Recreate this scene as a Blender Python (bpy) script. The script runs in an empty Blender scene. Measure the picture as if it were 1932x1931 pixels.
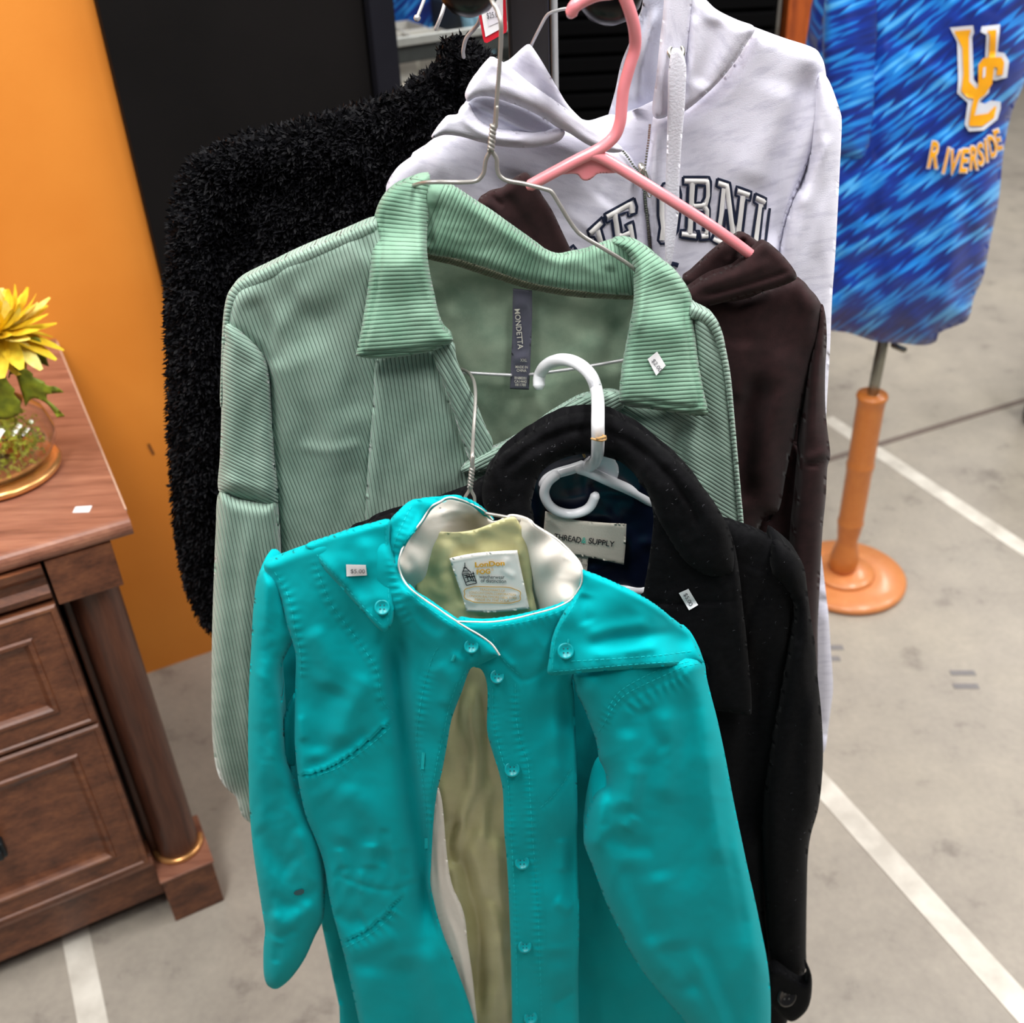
import bpy, bmesh, math, random
import numpy as np
from mathutils import Vector, Matrix

SC = bpy.context.scene
COL = SC.collection
rng = np.random.default_rng(7)
random.seed(7)

# ------------------------------------------------------------------ camera
FPX, TH, RO, CAMH = 2018.0, math.radians(34.627), math.radians(2.724), 1.75
CAM = np.array([0.0, 0.0, CAMH])
FW = np.array([0, math.cos(TH), -math.sin(TH)])
_r0 = np.array([1.0, 0, 0]); _d0 = np.array([0, -math.sin(TH), -math.cos(TH)])
RT = math.cos(RO) * _r0 + math.sin(RO) * _d0
DN = math.cos(RO) * _d0 - math.sin(RO) * _r0
cd = bpy.data.cameras.new('camera'); cam = bpy.data.objects.new('camera', cd); COL.objects.link(cam)
cd.sensor_width = 36.0; cd.lens = FPX / 1932 * 36.0; cd.clip_start = 0.05; cd.clip_end = 60
m = Matrix(((RT[0], -DN[0], -FW[0], 0), (RT[1], -DN[1], -FW[1], 0), (RT[2], -DN[2], -FW[2], CAMH), (0, 0, 0, 1)))
cam.matrix_world = m
cd.dof.use_dof = True; cd.dof.focus_distance = 1.03; cd.dof.aperture_fstop = 5.6
SC.camera = cam

# ------------------------------------------------------------------ world + lamps + exposure
w = bpy.data.worlds.new('world'); SC.world = w; w.use_nodes = True
w.node_tree.nodes['Background'].inputs[0].default_value = (0.93, 0.96, 1.0, 1)
w.node_tree.nodes['Background'].inputs[1].default_value = 0.09
SC.view_settings.view_transform = 'Standard'; SC.view_settings.look = 'None'
SC.view_settings.exposure = 0.0; SC.view_settings.gamma = 1.0
SC.view_settings.use_curve_mapping = False
def strip_lamp(x, y, z, sx, sy, power, tilt=0):
    l = bpy.data.lights.new('ceiling_lamp', 'AREA'); l.shape = 'RECTANGLE'; l.size = sx; l.size_y = sy
    l.energy = power; l.color = (1.0, 0.98, 0.955)
    o = bpy.data.objects.new('ceiling_lamp', l); COL.objects.link(o); o.location = (x, y, z)
    o.rotation_euler = (tilt, 0, 0)
for (x, y, pw) in ((-0.7, 0.30, 54), (0.7, 0.30, 60), (-1.9, 0.9, 36), (1.9, 1.7, 52), (0.2, 4.2, 60), (3.4, 2.4, 50), (3.2, 5.2, 50)):
    strip_lamp(x, y, 3.1, 0.35, 1.6, pw)

# ------------------------------------------------------------------ projection helpers (photograph pixel -> ray)
def ray(px, py):
    px = np.asarray(px, float); py = np.asarray(py, float)
    return FW + (px[..., None] - 966) / FPX * RT + (py[..., None] - 965.5) / FPX * DN
def P(px, py, Y):
    r = ray(px, py); return CAM + r * (np.asarray(Y, float) / r[..., 1])[..., None]
def PZ(px, py, z):
    r = ray(px, py); return CAM + r * ((z - CAMH) / r[..., 2])[..., None]

# ------------------------------------------------------------------ objects
def empty(name, loc, label, cat, group=None):
    o = bpy.data.objects.new(name, None); COL.objects.link(o); o.location = loc; o.empty_display_size = 0.05
    o['label'] = label; o['category'] = cat
    if group: o['group'] = group
    return o
def link(name, me, mat, parent=None, label=None, kind=None, smooth=True):
    o = bpy.data.objects.new(name, me); COL.objects.link(o)
    if mat is not None:
        for mm in (mat if isinstance(mat, (list, tuple)) else [mat]): me.materials.append(mm)
    if smooth: me.polygons.foreach_set('use_smooth', [True] * len(me.polygons))
    if parent is not None:
        o.parent = parent
        q = parent; t = Vector((0, 0, 0))
        while q is not None:
            if q.type == 'EMPTY': t += q.location
            q = q.parent
        if parent.type == 'EMPTY': o.matrix_parent_inverse = Matrix.Translation(-t)
    if label: o['label'] = label
    if kind: o['kind'] = kind
    return o
def tag(o, label, cat, group=None, kind=None):
    o['label'] = label; o['category'] = cat
    if group: o['group'] = group
    if kind: o['kind'] = kind
    return o
def mesh_np(name, V, Fc):
    me = bpy.data.meshes.new(name)
    V = np.asarray(V, np.float32); Fc = np.asarray(Fc, np.int32)
    n = Fc.shape[1]
    me.vertices.add(len(V)); me.vertices.foreach_set('co', V.ravel())
    me.loops.add(Fc.size); me.loops.foreach_set('vertex_index', Fc.ravel())
    me.polygons.add(len(Fc)); me.polygons.foreach_set('loop_start', np.arange(0, Fc.size, n, dtype=np.int32))
    me.update(calc_edges=True); me.validate()
    return me
def mesh_py(name, V, Fc):
    me = bpy.data.meshes.new(name); me.from_pydata([tuple(map(float, v)) for v in V], [], [tuple(f) for f in Fc]); me.update(); return me

# ------------------------------------------------------------------ materials
def lin(c):
    return tuple((x / 12.92 if x <= .04045 else ((x + .055) / 1.055) ** 2.4) for x in [v / 255 for v in c]) + (1,)
class NT:
    def __init__(s, name):
        s.m = bpy.data.materials.new(name); s.m.use_nodes = True; s.t = s.m.node_tree
        s.b = s.t.nodes['Principled BSDF']; s.out = s.t.nodes['Material Output']
    def n(s, typ, **kw):
        nd = s.t.nodes.new(typ)
        for k, v in kw.items(): setattr(nd, k, v)
        return nd
    def l(s, a, b): s.t.links.new(a, b)
    def set(s, **kw):
        for k, v in kw.items():
            s.b.inputs[k.replace('_', ' ')].default_value = v
    def math(s, op, a, b=None, c=None):
        nd = s.n('ShaderNodeMath', operation=op)
        for i, x in enumerate((a, b, c)):
            if x is None: continue
            if isinstance(x, (int, float)): nd.inputs[i].default_value = x
            else: s.l(x, nd.inputs[i])
        return nd.outputs[0]
    def coords(s, uv=True, scale=(1, 1, 1), rot=(0, 0, 0)):
        tc = s.n('ShaderNodeTexCoord'); mp = s.n('ShaderNodeMapping')
        mp.inputs['Scale'].default_value = scale; mp.inputs['Rotation'].default_value = rot
        s.l(tc.outputs['UV' if uv else 'Object'], mp.inputs[0]); return mp.outputs[0]
    def noise(s, vec, scale, detail=3, rough=.5):
        nd = s.n('ShaderNodeTexNoise'); nd.inputs['Scale'].default_value = scale
        nd.inputs['Detail'].default_value = detail; nd.inputs['Roughness'].default_value = rough
        s.l(vec, nd.inputs['Vector']); return nd.outputs[0]
    def ramp(s, fac, stops, interp='LINEAR'):
        nd = s.n('ShaderNodeValToRGB'); cr = nd.color_ramp; cr.interpolation = interp
        while len(cr.elements) < len(stops): cr.elements.new(.5)
        for e, (p, c) in zip(cr.elements, stops): e.position = p; e.color = c if len(c) == 4 else tuple(c) + (1,)
        s.l(fac, nd.inputs[0]); return nd.outputs[0]
    def mix(s, fac, a, b, typ='MIX'):
        nd = s.n('ShaderNodeMix', data_type='RGBA', blend_type=typ)
        for i, x in ((0, fac), (6, a), (7, b)):
            if isinstance(x, (int, float)): nd.inputs[i].default_value = x
            elif isinstance(x, tuple): nd.inputs[i].default_value = x
            else: s.l(x, nd.inputs[i])
        return nd.outputs[2]
    def bump(s, h, strength, dist, prev=None):
        nd = s.n('ShaderNodeBump'); nd.inputs['Strength'].default_value = strength; nd.inputs['Distance'].default_value = dist
        s.l(h, nd.inputs['Height'])
        if prev is not None: s.l(prev, nd.inputs['Normal'])
        return nd.outputs[0]
def plain(name, c, rough=.5, metal=0, spec=.5, coat=0, alpha=None, trans=0):
    k = NT(name); k.set(Base_Color=lin(c), Roughness=rough, Metallic=metal)
    k.b.inputs['Specular IOR Level'].default_value = spec
    if coat: k.b.inputs['Coat Weight'].default_value = coat; k.b.inputs['Coat Roughness'].default_value = .15
    if trans: k.b.inputs['Transmission Weight'].default_value = trans
    vec = k.coords(False); nz = k.noise(vec, 60, 4)
    k.l(k.mix(.10, lin(c), k.ramp(nz, [(.3, (.0, .0, .0)), (.7, (1, 1, 1))]), 'SOFT_LIGHT'), k.b.inputs['Base Color'])
    return k.m
def fabric(name, c, c2=None, rough=.85, grain=900, gs=.25, sheen=.08, mott=14, spec=.25, aniso=(1, 1), rot=0, lo=.35, hi=.65, dist=.0006):
    """woven or knitted cloth: two close tones mottled, with a fine grain bump"""
    k = NT(name); k.set(Roughness=rough); k.b.inputs['Specular IOR Level'].default_value = spec
    k.b.inputs['Sheen Weight'].default_value = sheen; k.b.inputs['Sheen Roughness'].default_value = .5
    v = k.coords(True, (aniso[0], aniso[1], 1), (0, 0, rot))
    nz = k.noise(v, mott, 5, .6)
    c2 = c2 or tuple(int(x * .93) for x in c)
    k.l(k.ramp(nz, [(lo, lin(c2)), (hi, lin(c))]), k.b.inputs['Base Color'])
    g = k.noise(k.coords(True), grain, 2)
    n1 = k.bump(g, gs, dist)
    k.l(n1, k.b.inputs['Normal'])
    return k.m
def corduroy(name, c, groove, period=.0040, rough=.8, c2=None):
    k = NT(name); k.set(Roughness=rough); k.b.inputs['Specular IOR Level'].default_value = .2
    k.b.inputs['Sheen Weight'].default_value = .35; k.b.inputs['Sheen Roughness'].default_value = .4
    v = k.coords(True); sx = k.n('ShaderNodeSeparateXYZ'); k.l(v, sx.inputs[0])
    wob = k.noise(v, 25, 2); ph = k.math('MULTIPLY_ADD', wob, 1.2, k.math('MULTIPLY', sx.outputs[0], math.pi / period))
    s_ = k.math('ABSOLUTE', k.math('SINE', ph)); h = k.math('POWER', s_, .55)
    nz = k.noise(v, 22, 4); c2 = c2 or tuple(int(x * .9) for x in c)
    base = k.ramp(nz, [(.35, lin(c2)), (.65, lin(c))])
    f = k.ramp(h, [(.25, (0, 0, 0)), (.55, (1, 1, 1))])
    k.l(k.mix(f, lin(groove), base), k.b.inputs['Base Color'])  # darker groove colour stands in for the shade between the ribs
    n1 = k.bump(h, .75, .0011); n2 = k.bump(k.noise(v, 900, 2), .2, .0005, n1)
    k.l(n2, k.b.inputs['Normal']); return k.m
def wood(name, dark, mid, light, rough=.45, ang=0, scale=1.0, along='x'):
    k = NT(name); k.set(Roughness=rough)
    sc = (1.2, 14, 14) if along == 'x' else ((14, 14, 1.2) if along == 'z' else (14, 1.2, 14))
    v = k.coords(False, tuple(q * scale for q in sc), (0, 0, 0))
    n1 = k.noise(v, 3.0, 6, .65); n2 = k.noise(v, 14, 4, .6)
    mx = k.math('MULTIPLY_ADD', n2, .35, k.math('MULTIPLY', n1, .75))
    k.l(k.ramp(mx, [(.38, lin(dark)), (.55, lin(mid)), (.72, lin(light))]), k.b.inputs['Base Color'])
    k.l(k.bump(n2, .12, .001), k.b.inputs['Normal']); return k.m

# ------------------------------------------------------------------ 2-D tools
def smooth_poly(pts, closed=True, n=5):
    """Catmull-Rom through the points; a point given as (x, y, 1) stays a sharp corner"""
    N = len(pts); out = []; corners = []
    rngi = range(N) if closed else range(N - 1)
    for i in rngi:
        p1 = pts[i]; p2 = pts[(i + 1) % N]
        p0 = pts[(i - 1) % N] if (closed or i > 0) else p1
        p3 = pts[(i + 2) % N] if (closed or i + 2 < N) else p2
        if len(p1) > 2: corners.append(p1[:2]); p0 = p1
        if len(p2) > 2: p3 = p2
        a, b, c, d = (np.array(q[:2], float) for q in (p0, p1, p2, p3))
        for t in np.linspace(0, 1, n, endpoint=False):
            out.append(.5 * ((2 * b) + (-a + c) * t + (2 * a - 5 * b + 4 * c - d) * t * t + (-a + 3 * b - 3 * c + d) * t ** 3))
    if not closed: out.append(np.array(pts[-1][:2], float))
    return np.array(out), corners
def seg_dist(Q, L, closed=False):
    """distance of points Q to polyline L; returns d, signed side, arclength, total, nearest point"""
    A = L if closed else L[:-1]; B = np.roll(L, -1, 0) if closed else L[1:]
    D = B - A; ln = np.maximum(np.hypot(D[:, 0], D[:, 1]), 1e-9); cum = np.concatenate([[0], np.cumsum(ln)])
    best = np.full(len(Q), 1e18); side = np.zeros(len(Q)); s = np.zeros(len(Q)); near = np.zeros((len(Q), 2))
    for i in range(len(A)):
        w_ = Q - A[i]; t = np.clip((w_ @ D[i]) / ln[i] ** 2, 0, 1); pr = A[i] + t[:, None] * D[i]
        dd = ((Q - pr) ** 2).sum(1); k = dd < best
        if k.any():
            best[k] = dd[k]; near[k] = pr[k]; s[k] = cum[i] + t[k] * ln[i]
            side[k] = np.sign(D[i][0] * w_[k, 1] - D[i][1] * w_[k, 0])
    return np.sqrt(best), side, s, cum[-1], near
def inside(Q, L):
    x, y = Q[:, 0], Q[:, 1]; r = np.zeros(len(Q), bool); N = len(L)
    for i in range(N):
        x1, y1 = L[i]; x2, y2 = L[(i + 1) % N]
        if y1 == y2: continue
        c = ((y1 > y) != (y2 > y)) & (x < (x2 - x1) * (y - y1) / (y2 - y1) + x1); r ^= c
    return r
_tab = rng.random((256, 256))
def vnoise(x, y):
    xi = np.floor(x).astype(int); yi = np.floor(y).astype(int); fx = x - xi; fy = y - yi
    fx = fx * fx * (3 - 2 * fx); fy = fy * fy * (3 - 2 * fy)
    a = _tab[xi % 256, yi % 256]; b = _tab[(xi + 1) % 256, yi % 256]; c = _tab[xi % 256, (yi + 1) % 256]; d = _tab[(xi + 1) % 256, (yi + 1) % 256]
    return (a * (1 - fx) + b * fx) * (1 - fy) + (c * (1 - fx) + d * fx) * fy - .5
def ss(t): t = np.clip(t, 0, 1); return t * t * (3 - 2 * t)

SOFT = [False]
class Relief:
    """depth field of one piece of cloth: base depth, rounded rim, folds drawn as strokes, soft wrinkles"""
    def __init__(s, outline, Y, R, T, strokes, wr, ctrl, prof=.5, rim=None):
        s.L, s.corners = outline; s.Y = Y; s.R = R; s.T = T; s.wr = wr; s.ctrl = ctrl; s.prof = prof
        s.rim = rim; s.st = []
        for q in strokes:
            pts, wd, amp = q[:3]; mode = q[3] if len(q) > 3 else 'g'; per = q[4] if len(q) > 4 else 14
            if SOFT[0] and mode == 'g' and wd < 20: amp = math.copysign(min(abs(amp), .23 * wd), amp)
            s.st.append((smooth_poly([tuple(p) for p in pts], False, 4)[0], wd, amp / 1000, mode, per))
    def dist(s, Q):
        if s.rim is not None:
            return np.min([seg_dist(Q, np.array(r, float))[0] for r in s.rim], 0)
        return seg_dist(Q, s.L, True)[0]
    def base(s, Q):
        y = np.full(len(Q), float(s.Y))
        if s.ctrl is not None:
            C_ = np.array(s.ctrl, float); d2 = ((Q[:, None, :] - C_[None, :, :2]) ** 2).sum(2) + 60
            w_ = 1 / d2 ** 1.25; y = y + (w_ * C_[:, 2]).sum(1) / w_.sum(1)
        return y
    def relief(s, Q, d=None):
        if d is None: d = s.dist(Q)
        t = np.clip(d / s.R, 0, 1); h = s.T * (1 - (1 - t) ** 2) ** s.prof
        f = ss(d / 10.0)
        for (pl, wd, amp, mode, per) in s.st:
            lo = pl.min(0) - 3.2 * wd; hi = pl.max(0) + 3.2 * wd
            k = np.where((Q[:, 0] > lo[0]) & (Q[:, 0] < hi[0]) & (Q[:, 1] > lo[1]) & (Q[:, 1] < hi[1]))[0]
            if len(k) == 0: continue
            dd, side, a, tot, _ = seg_dist(Q[k], pl)
            end = ss(np.minimum(a, tot - a) / max(tot * .18, 1) + (.02 if mode == 'g' else .5))
            g = np.exp(-(dd / wd) ** 2) * end
            if mode == 'g': v = amp * g
            elif mode == 'p': v = amp * np.sin(2 * math.pi * a / per + 1.7 * np.sin(a / 31.)) * g
            elif mode == 's': v = amp * side * np.exp(-(dd / wd)) * end
            elif mode == 'n': v = amp * np.exp(-(dd / wd) ** 2)
            h[k] += v * f[k]
        if s.wr:
            for (amp, sx, sy, ang) in s.wr:
                c, n_ = math.cos(ang), math.sin(ang)
                x = (Q[:, 0] * c + Q[:, 1] * n_) / sx; y = (-Q[:, 0] * n_ + Q[:, 1] * c) / sy
                x2 = x + 1.1 * vnoise(x * .7 + 5, y * .7); h += f * amp / 1000 * (2 * vnoise(x2 + 40, y + 11) + 1.0 * vnoise(2.1 * x2, 2.1 * y + 7))
        return h
    def depth(s, Q, d=None): return s.base(Q) - s.relief(Q, d)
    def at(s, px, py, off=0.0):
        Q = np.array([[px, py]], float); return P(Q[:, 0], Q[:, 1], s.depth(Q) - off)[0]

def sheet(name, pts, Y, mat, parent=None, sp=5, R=25, T=.012, back=.006, strokes=(), wr=(), ctrl=None, ang=0.0,
          guide=None, label=None, kind=None, prof=.5, raw=False, rim=None):
    L, corners = (np.array(pts, float), []) if raw else smooth_poly(pts)
    rf = Relief((L, corners), Y, R, T, strokes, wr, ctrl, prof, rim)
    lo = L.min(0) - sp; hi = L.max(0) + sp
    nx = int((hi[0] - lo[0]) / sp) + 2; ny = int((hi[1] - lo[1]) / sp) + 2
    gx, gy = np.meshgrid(lo[0] + np.arange(nx) * sp, lo[1] + np.arange(ny) * sp, indexing='ij')
    Q = np.stack([gx.ravel(), gy.ravel()], 1)
    ins = inside(Q, L)
    I = ins.reshape(nx, ny); cell = I[:-1, :-1] | I[1:, :-1] | I[:-1, 1:] | I[1:, 1:]
    ii, jj = np.where(cell); a = ii * ny + jj
    Fc = np.stack([a, a + 1, a + ny + 1, a + ny], 1)
    used = np.unique(Fc); remap = np.full(nx * ny, -1); remap[used] = np.arange(len(used)); Fc = remap[Fc]
    Qu = Q[used].copy(); iu = ins[used]
    d, _, _, _, near = seg_dist(Qu, L, True)
    mv = (~iu) | (d < .3 * sp); Qu[mv] = near[mv]; d = np.where(mv, 0, d)
    for c in corners:
        k = np.argmin(((Qu - np.array(c)) ** 2).sum(1) + (~mv) * 1e4); Qu[k] = c
    # relax the rim so the cells stay even
    isb = mv.copy(); near_rim = (d < 3.2 * sp); n0 = len(Qu)
    Eg = np.concatenate([Fc[:, [0, 1]], Fc[:, [1, 2]], Fc[:, [2, 3]], Fc[:, [3, 0]]]); Eg = np.unique(np.sort(Eg, 1), axis=0)
    e1 = np.concatenate([Eg[:, 0], Eg[:, 1]]); e2 = np.concatenate([Eg[:, 1], Eg[:, 0]])
    fixed = np.zeros(n0, bool)
    for c in corners:
        fixed[np.argmin(((Qu - np.array(c)) ** 2).sum(1))] = True
    mm = ~(isb[e2] & isb[e1]); bb = isb[e2] & isb[e1]
    for it in range(4):
        acc = np.zeros((n0, 2)); cnt_ = np.zeros(n0)
        np.add.at(acc, e1, Qu[e2]); np.add.at(cnt_, e1, 1)
        accb = np.zeros((n0, 2)); cb_ = np.zeros(n0); np.add.at(accb, e1[bb], Qu[e2[bb]]); np.add.at(cb_, e1[bb], 1)
        av = acc / cnt_[:, None]; k1 = near_rim & ~isb; k2 = isb & ~fixed & (cb_ > 0)
        new = Qu.copy(); new[k1] = .4 * Qu[k1] + .6 * av[k1]; new[k2] = .4 * Qu[k2] + .6 * accb[k2] / cb_[k2, None]
        new[k2] = seg_dist(new[k2], L, True)[4]; Qu = new
    d = np.where(isb, 0, seg_dist(Qu, L, True)[0]) if n0 < 60000 else d
    dr = d if rim is None else rf.dist(Qu)
    dep = rf.depth(Qu, dr); f = P(Qu[:, 0], Qu[:, 1], dep)
    tb = np.clip(d / max(R, 1), 0, 1); bk = rf.base(Qu) + .0012 + back * np.sqrt(1 - (1 - tb) ** 2)
    if rim is not None or ctrl is not None or T < .004: bk = np.maximum(dep + .0012, rf.base(Qu) + .0012 + back * np.sqrt(1 - (1 - tb) ** 2))
    bk = np.maximum(bk, dep + .0012)
    # the back is pushed straight away along the horizontal so the thickness is real
    b = f.copy(); b[:, 1] += (bk - dep); n = len(Qu)
    # boundary edges
    E = np.concatenate([Fc[:, [0, 1]], Fc[:, [1, 2]], Fc[:, [2, 3]], Fc[:, [3, 0]]])
    key = {}
    ek = np.sort(E, 1); code = ek[:, 0].astype(np.int64) * (n + 1) + ek[:, 1]
    uq, idx, cnt = np.unique(code, return_index=True, return_counts=True); be = E[idx[cnt == 1]]
    side = np.stack([be[:, 1], be[:, 0], be[:, 0] + n, be[:, 1] + n], 1)
    F2 = np.concatenate([Fc, Fc[:, ::-1] + n, side])
    me = mesh_np(name, np.concatenate([f, b]), F2)
    # uv in metres
    ref = P(Qu[:, 0], Qu[:, 1], np.full(n, rf.Y))
    if guide is not None:
        g, _ = smooth_poly(guide, False, 6); dd, sd, al, tot, _ = seg_dist(Qu, g)
        sc = rf.Y / 1.9 / 1000 * 1.06; uv = np.stack([al * sc, dd * sd * sc], 1)
    else:
        c, s_ = math.cos(ang), math.sin(ang); X, Z = ref[:, 0], -ref[:, 2] / 1.0
        uv = np.stack([X * c + Z * s_, -X * s_ + Z * c], 1)
    uv = np.concatenate([uv, uv]); lay = me.uv_layers.new(name='UVMap')
    vi = np.empty(len(me.loops), np.int32); me.loops.foreach_get('vertex_index', vi)
    lay.data.foreach_set('uv', uv[vi].astype(np.float32).ravel())
    o = link(name, me, mat, parent, label, kind)
    return o, rf

def tube(name, pts, r, mat, parent=None, n=10, sub=6, label=None, kind=None, straight=False, caps=True):
    """round bar through 3-D points; r may be a number or one radius per point"""
    pts = [np.array(p, float) for p in pts]; N = len(pts)
    rr = [r] * N if isinstance(r, (int, float)) else list(r)
    path, rad = [], []
    for i in range(N - 1):
        a, b, c, d = pts[max(i - 1, 0)], pts[i], pts[i + 1], pts[min(i + 2, N - 1)]
        for t in np.linspace(0, 1, 1 if straight else sub, endpoint=False):
            path.append(b + (c - b) * t if straight else .5 * ((2 * b) + (-a + c) * t + (2 * a - 5 * b + 4 * c - d) * t * t + (-a + 3 * b - 3 * c + d) * t ** 3))
            rad.append(rr[i] + (rr[i + 1] - rr[i]) * t)
    path.append(pts[-1]); rad.append(rr[-1])
    path = np.array(path); V = []; Fc = []
    tan = np.gradient(path, axis=0); tan /= np.linalg.norm(tan, axis=1)[:, None] + 1e-12
    up = np.array([0, 0, 1.0]) if abs(tan[0][2]) < .9 else np.array([1.0, 0, 0])
    nrm = np.cross(tan[0], up); nrm /= np.linalg.norm(nrm); rings = []
    allr = [(path[0] - tan[0] * rad[0] * .7, rad[0] * .55, tan[0])] if caps else []
    allr += [(path[i], rad[i], tan[i]) for i in range(len(path))]
    if caps: allr += [(path[-1] + tan[-1] * rad[-1] * .7, rad[-1] * .55, tan[-1])]
    for (p, q, t) in allr:
        nrm = nrm - t * (nrm @ t); nrm /= np.linalg.norm(nrm) + 1e-12; bn = np.cross(t, nrm)
        for k in range(n):
            a = 2 * math.pi * k / n; V.append(p + q * (math.cos(a) * nrm + math.sin(a) * bn))
    M = len(allr)
    for i in range(M - 1):
        for k in range(n): Fc.append((i * n + k, i * n + (k + 1) % n, (i + 1) * n + (k + 1) % n, (i + 1) * n + k))
    Fc.append(tuple(range(n))[::-1]); Fc.append(tuple((M - 1) * n + k for k in range(n)))
    return link(name, mesh_py(name, V, Fc), mat, parent, label, kind)

def lathe(name, prof, org, mat, parent=None, axis=(0, 0, 1), n=40, label=None, kind=None, a0=0, a1=2 * math.pi, smooth=True):
    ax = Vector(axis).normalized(); q = Vector((0, 0, 1)).rotation_difference(ax)
    V, Fc = [], []; full = abs(a1 - a0 - 2 * math.pi) < 1e-6; K = n if full else n + 1
    for (r, h) in prof:
        for k in range(K):
            a = a0 + (a1 - a0) * k / n; V.append(Vector(org) + q @ Vector((r * math.cos(a), r * math.sin(a), h)))
    for i in range(len(prof) - 1):
        for k in range(n):
            k2 = (k + 1) % K; Fc.append((i * K + k, i * K + k2, (i + 1) * K + k2, (i + 1) * K + k))
    me = bpy.data.meshes.new(name); me.from_pydata([tuple(v) for v in V], [], Fc); me.update()
    bm = bmesh.new(); bm.from_mesh(me); bmesh.ops.remove_doubles(bm, verts=bm.verts, dist=1e-6)
    bmesh.ops.recalc_face_normals(bm, faces=bm.faces); bm.to_mesh(me); bm.free()
    return link(name, me, mat, parent, label, kind, smooth)

AW = math.radians(26.27)      # direction of the wall / dresser front in plan
UU = np.array([math.cos(AW), math.sin(AW), 0]); VV = np.array([-math.sin(AW), math.cos(AW), 0])
def UV3(u, v, z): return UU * u + VV * v + np.array([0, 0, z])
def box(name, lo, hi, mat, parent=None, bev=.003, uvz=True, label=None, kind=None, fr=None):
    """bevelled block between two corners, in wall axes (uvz) or world axes"""
    bm = bmesh.new(); bmesh.ops.create_cube(bm, size=1)
    for v in bm.verts:
        c = [lo[i] + (hi[i] - lo[i]) * (v.co[i] + .5) for i in range(3)]
        v.co = Vector(c)
    if bev: bmesh.ops.bevel(bm, geom=bm.edges[:], offset=bev, segments=2, profile=.6, affect='EDGES')
    if uvz:
        for v in bm.verts: v.co = Vector(UV3(*v.co))
    me = bpy.data.meshes.new(name); bm.to_mesh(me); bm.free()
    return link(name, me, mat, parent, label, kind, smooth=False)

def text(name, s, cx, cy, h, ang, fn, mat, parent, width=None, off=.0012, bold=0.0, shear=0.0, label=None):
    """lettering laid on a cloth or card: centre pixel, letter height in px, angle in degrees (clockwise on the picture)"""
    cu = bpy.data.curves.new(name, 'FONT'); cu.body = s; cu.align_x = 'CENTER'; cu.align_y = 'CENTER'; cu.size = 1.0
    cu.offset = bold; cu.shear = shear; cu.resolution_u = 3; cu.space_line = .9
    ob = bpy.data.objects.new(name, cu); COL.objects.link(ob)
    dg = bpy.context.evaluated_depsgraph_get(); me = bpy.data.meshes.new_from_object(ob.evaluated_get(dg))
    bpy.data.objects.remove(ob); bpy.data.curves.remove(cu)
    co = np.empty(len(me.vertices) * 3, np.float32); me.vertices.foreach_get('co', co); co = co.reshape(-1, 3)
    nl = s.count('\n') + 1
    mn, mx = co.min(0), co.max(0); co[:, :2] -= (mn[:2] + mx[:2]) / 2
    hy = h / (mx[1] - mn[1]) ; hx = hy if width is None else width / (mx[0] - mn[0])
    a = math.radians(ang); ex = np.array([math.cos(a), math.sin(a)]) * hx; ey = np.array([math.sin(a), -math.cos(a)]) * hy
    Q = np.array([cx, cy]) + co[:, :1] * ex + co[:, 1:2] * ey
    W_ = P(Q[:, 0], Q[:, 1], fn(Q) - off)
    me.vertices.foreach_set('co', W_.astype(np.float32).ravel()); me.materials.clear(); me.update()
    return link(name, me, mat, parent, label, smooth=False)

def ribbon(name, lines, wpx, fn, mat, parent, off=.0015, raise_=0.0, label=None, kind=None, smoothed=True, flat_end=True):
    """narrow bands (stitching, embroidery, tape) laid along lines on a cloth; wpx = width in px"""
    V, Fc = [], []
    for ln in lines:
        L = smooth_poly(ln, False, 5)[0] if smoothed else np.array([p[:2] for p in ln], float)
        if not smoothed:
            L2 = [L[0]]
            for a, b in zip(L[:-1], L[1:]):
                n = max(1, int(np.hypot(*(b - a)) / 5)); L2 += [a + (b - a) * t for t in np.linspace(0, 1, n + 1)[1:]]
            L = np.array(L2)
        t = np.gradient(L, axis=0); t /= np.hypot(t[:, 0], t[:, 1])[:, None] + 1e-9; nn = np.stack([-t[:, 1], t[:, 0]], 1)
        s0 = len(V) // 1; K = 3 if raise_ else 2
        offs = (-1, 0, 1) if raise_ else (-1, 1)
        rows = []
        for o in offs:
            Q = L + nn * o * wpx / 2; rows.append(P(Q[:, 0], Q[:, 1], fn(Q) - off - (raise_ if o == 0 else 0)))
        rows = np.stack(rows, 1); V += list(rows.reshape(-1, 3))
        for i in range(len(L) - 1):
            for k in range(K - 1): Fc.append((s0 + i * K + k, s0 + i * K + k + 1, s0 + (i + 1) * K + k + 1, s0 + (i + 1) * K + k))
    return link(name, mesh_py(name, V, Fc), mat, parent, label, kind)

def dashes(line, on=7, off=4):
    L, _ = smooth_poly(line, False, 8); d = np.hypot(*np.diff(L, axis=0).T); cum = np.concatenate([[0], np.cumsum(d)])
    out = []; s = 0
    while s + on < cum[-1]:
        q = [tuple((np.interp(s + t, cum, L[:, 0]), np.interp(s + t, cum, L[:, 1]))) for t in (0, on / 2, on)]; out.append(q); s += on + off
    return out
def stitch(parent, rf, mat, lines, w=1.1, off=.0006):
    ds = [q for ln in lines for q in dashes(ln)]
    return ribbon('stitching', ds, w, rf.depth, mat, parent, off=off, raise_=.0002, smoothed=False, kind='stuff')

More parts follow.
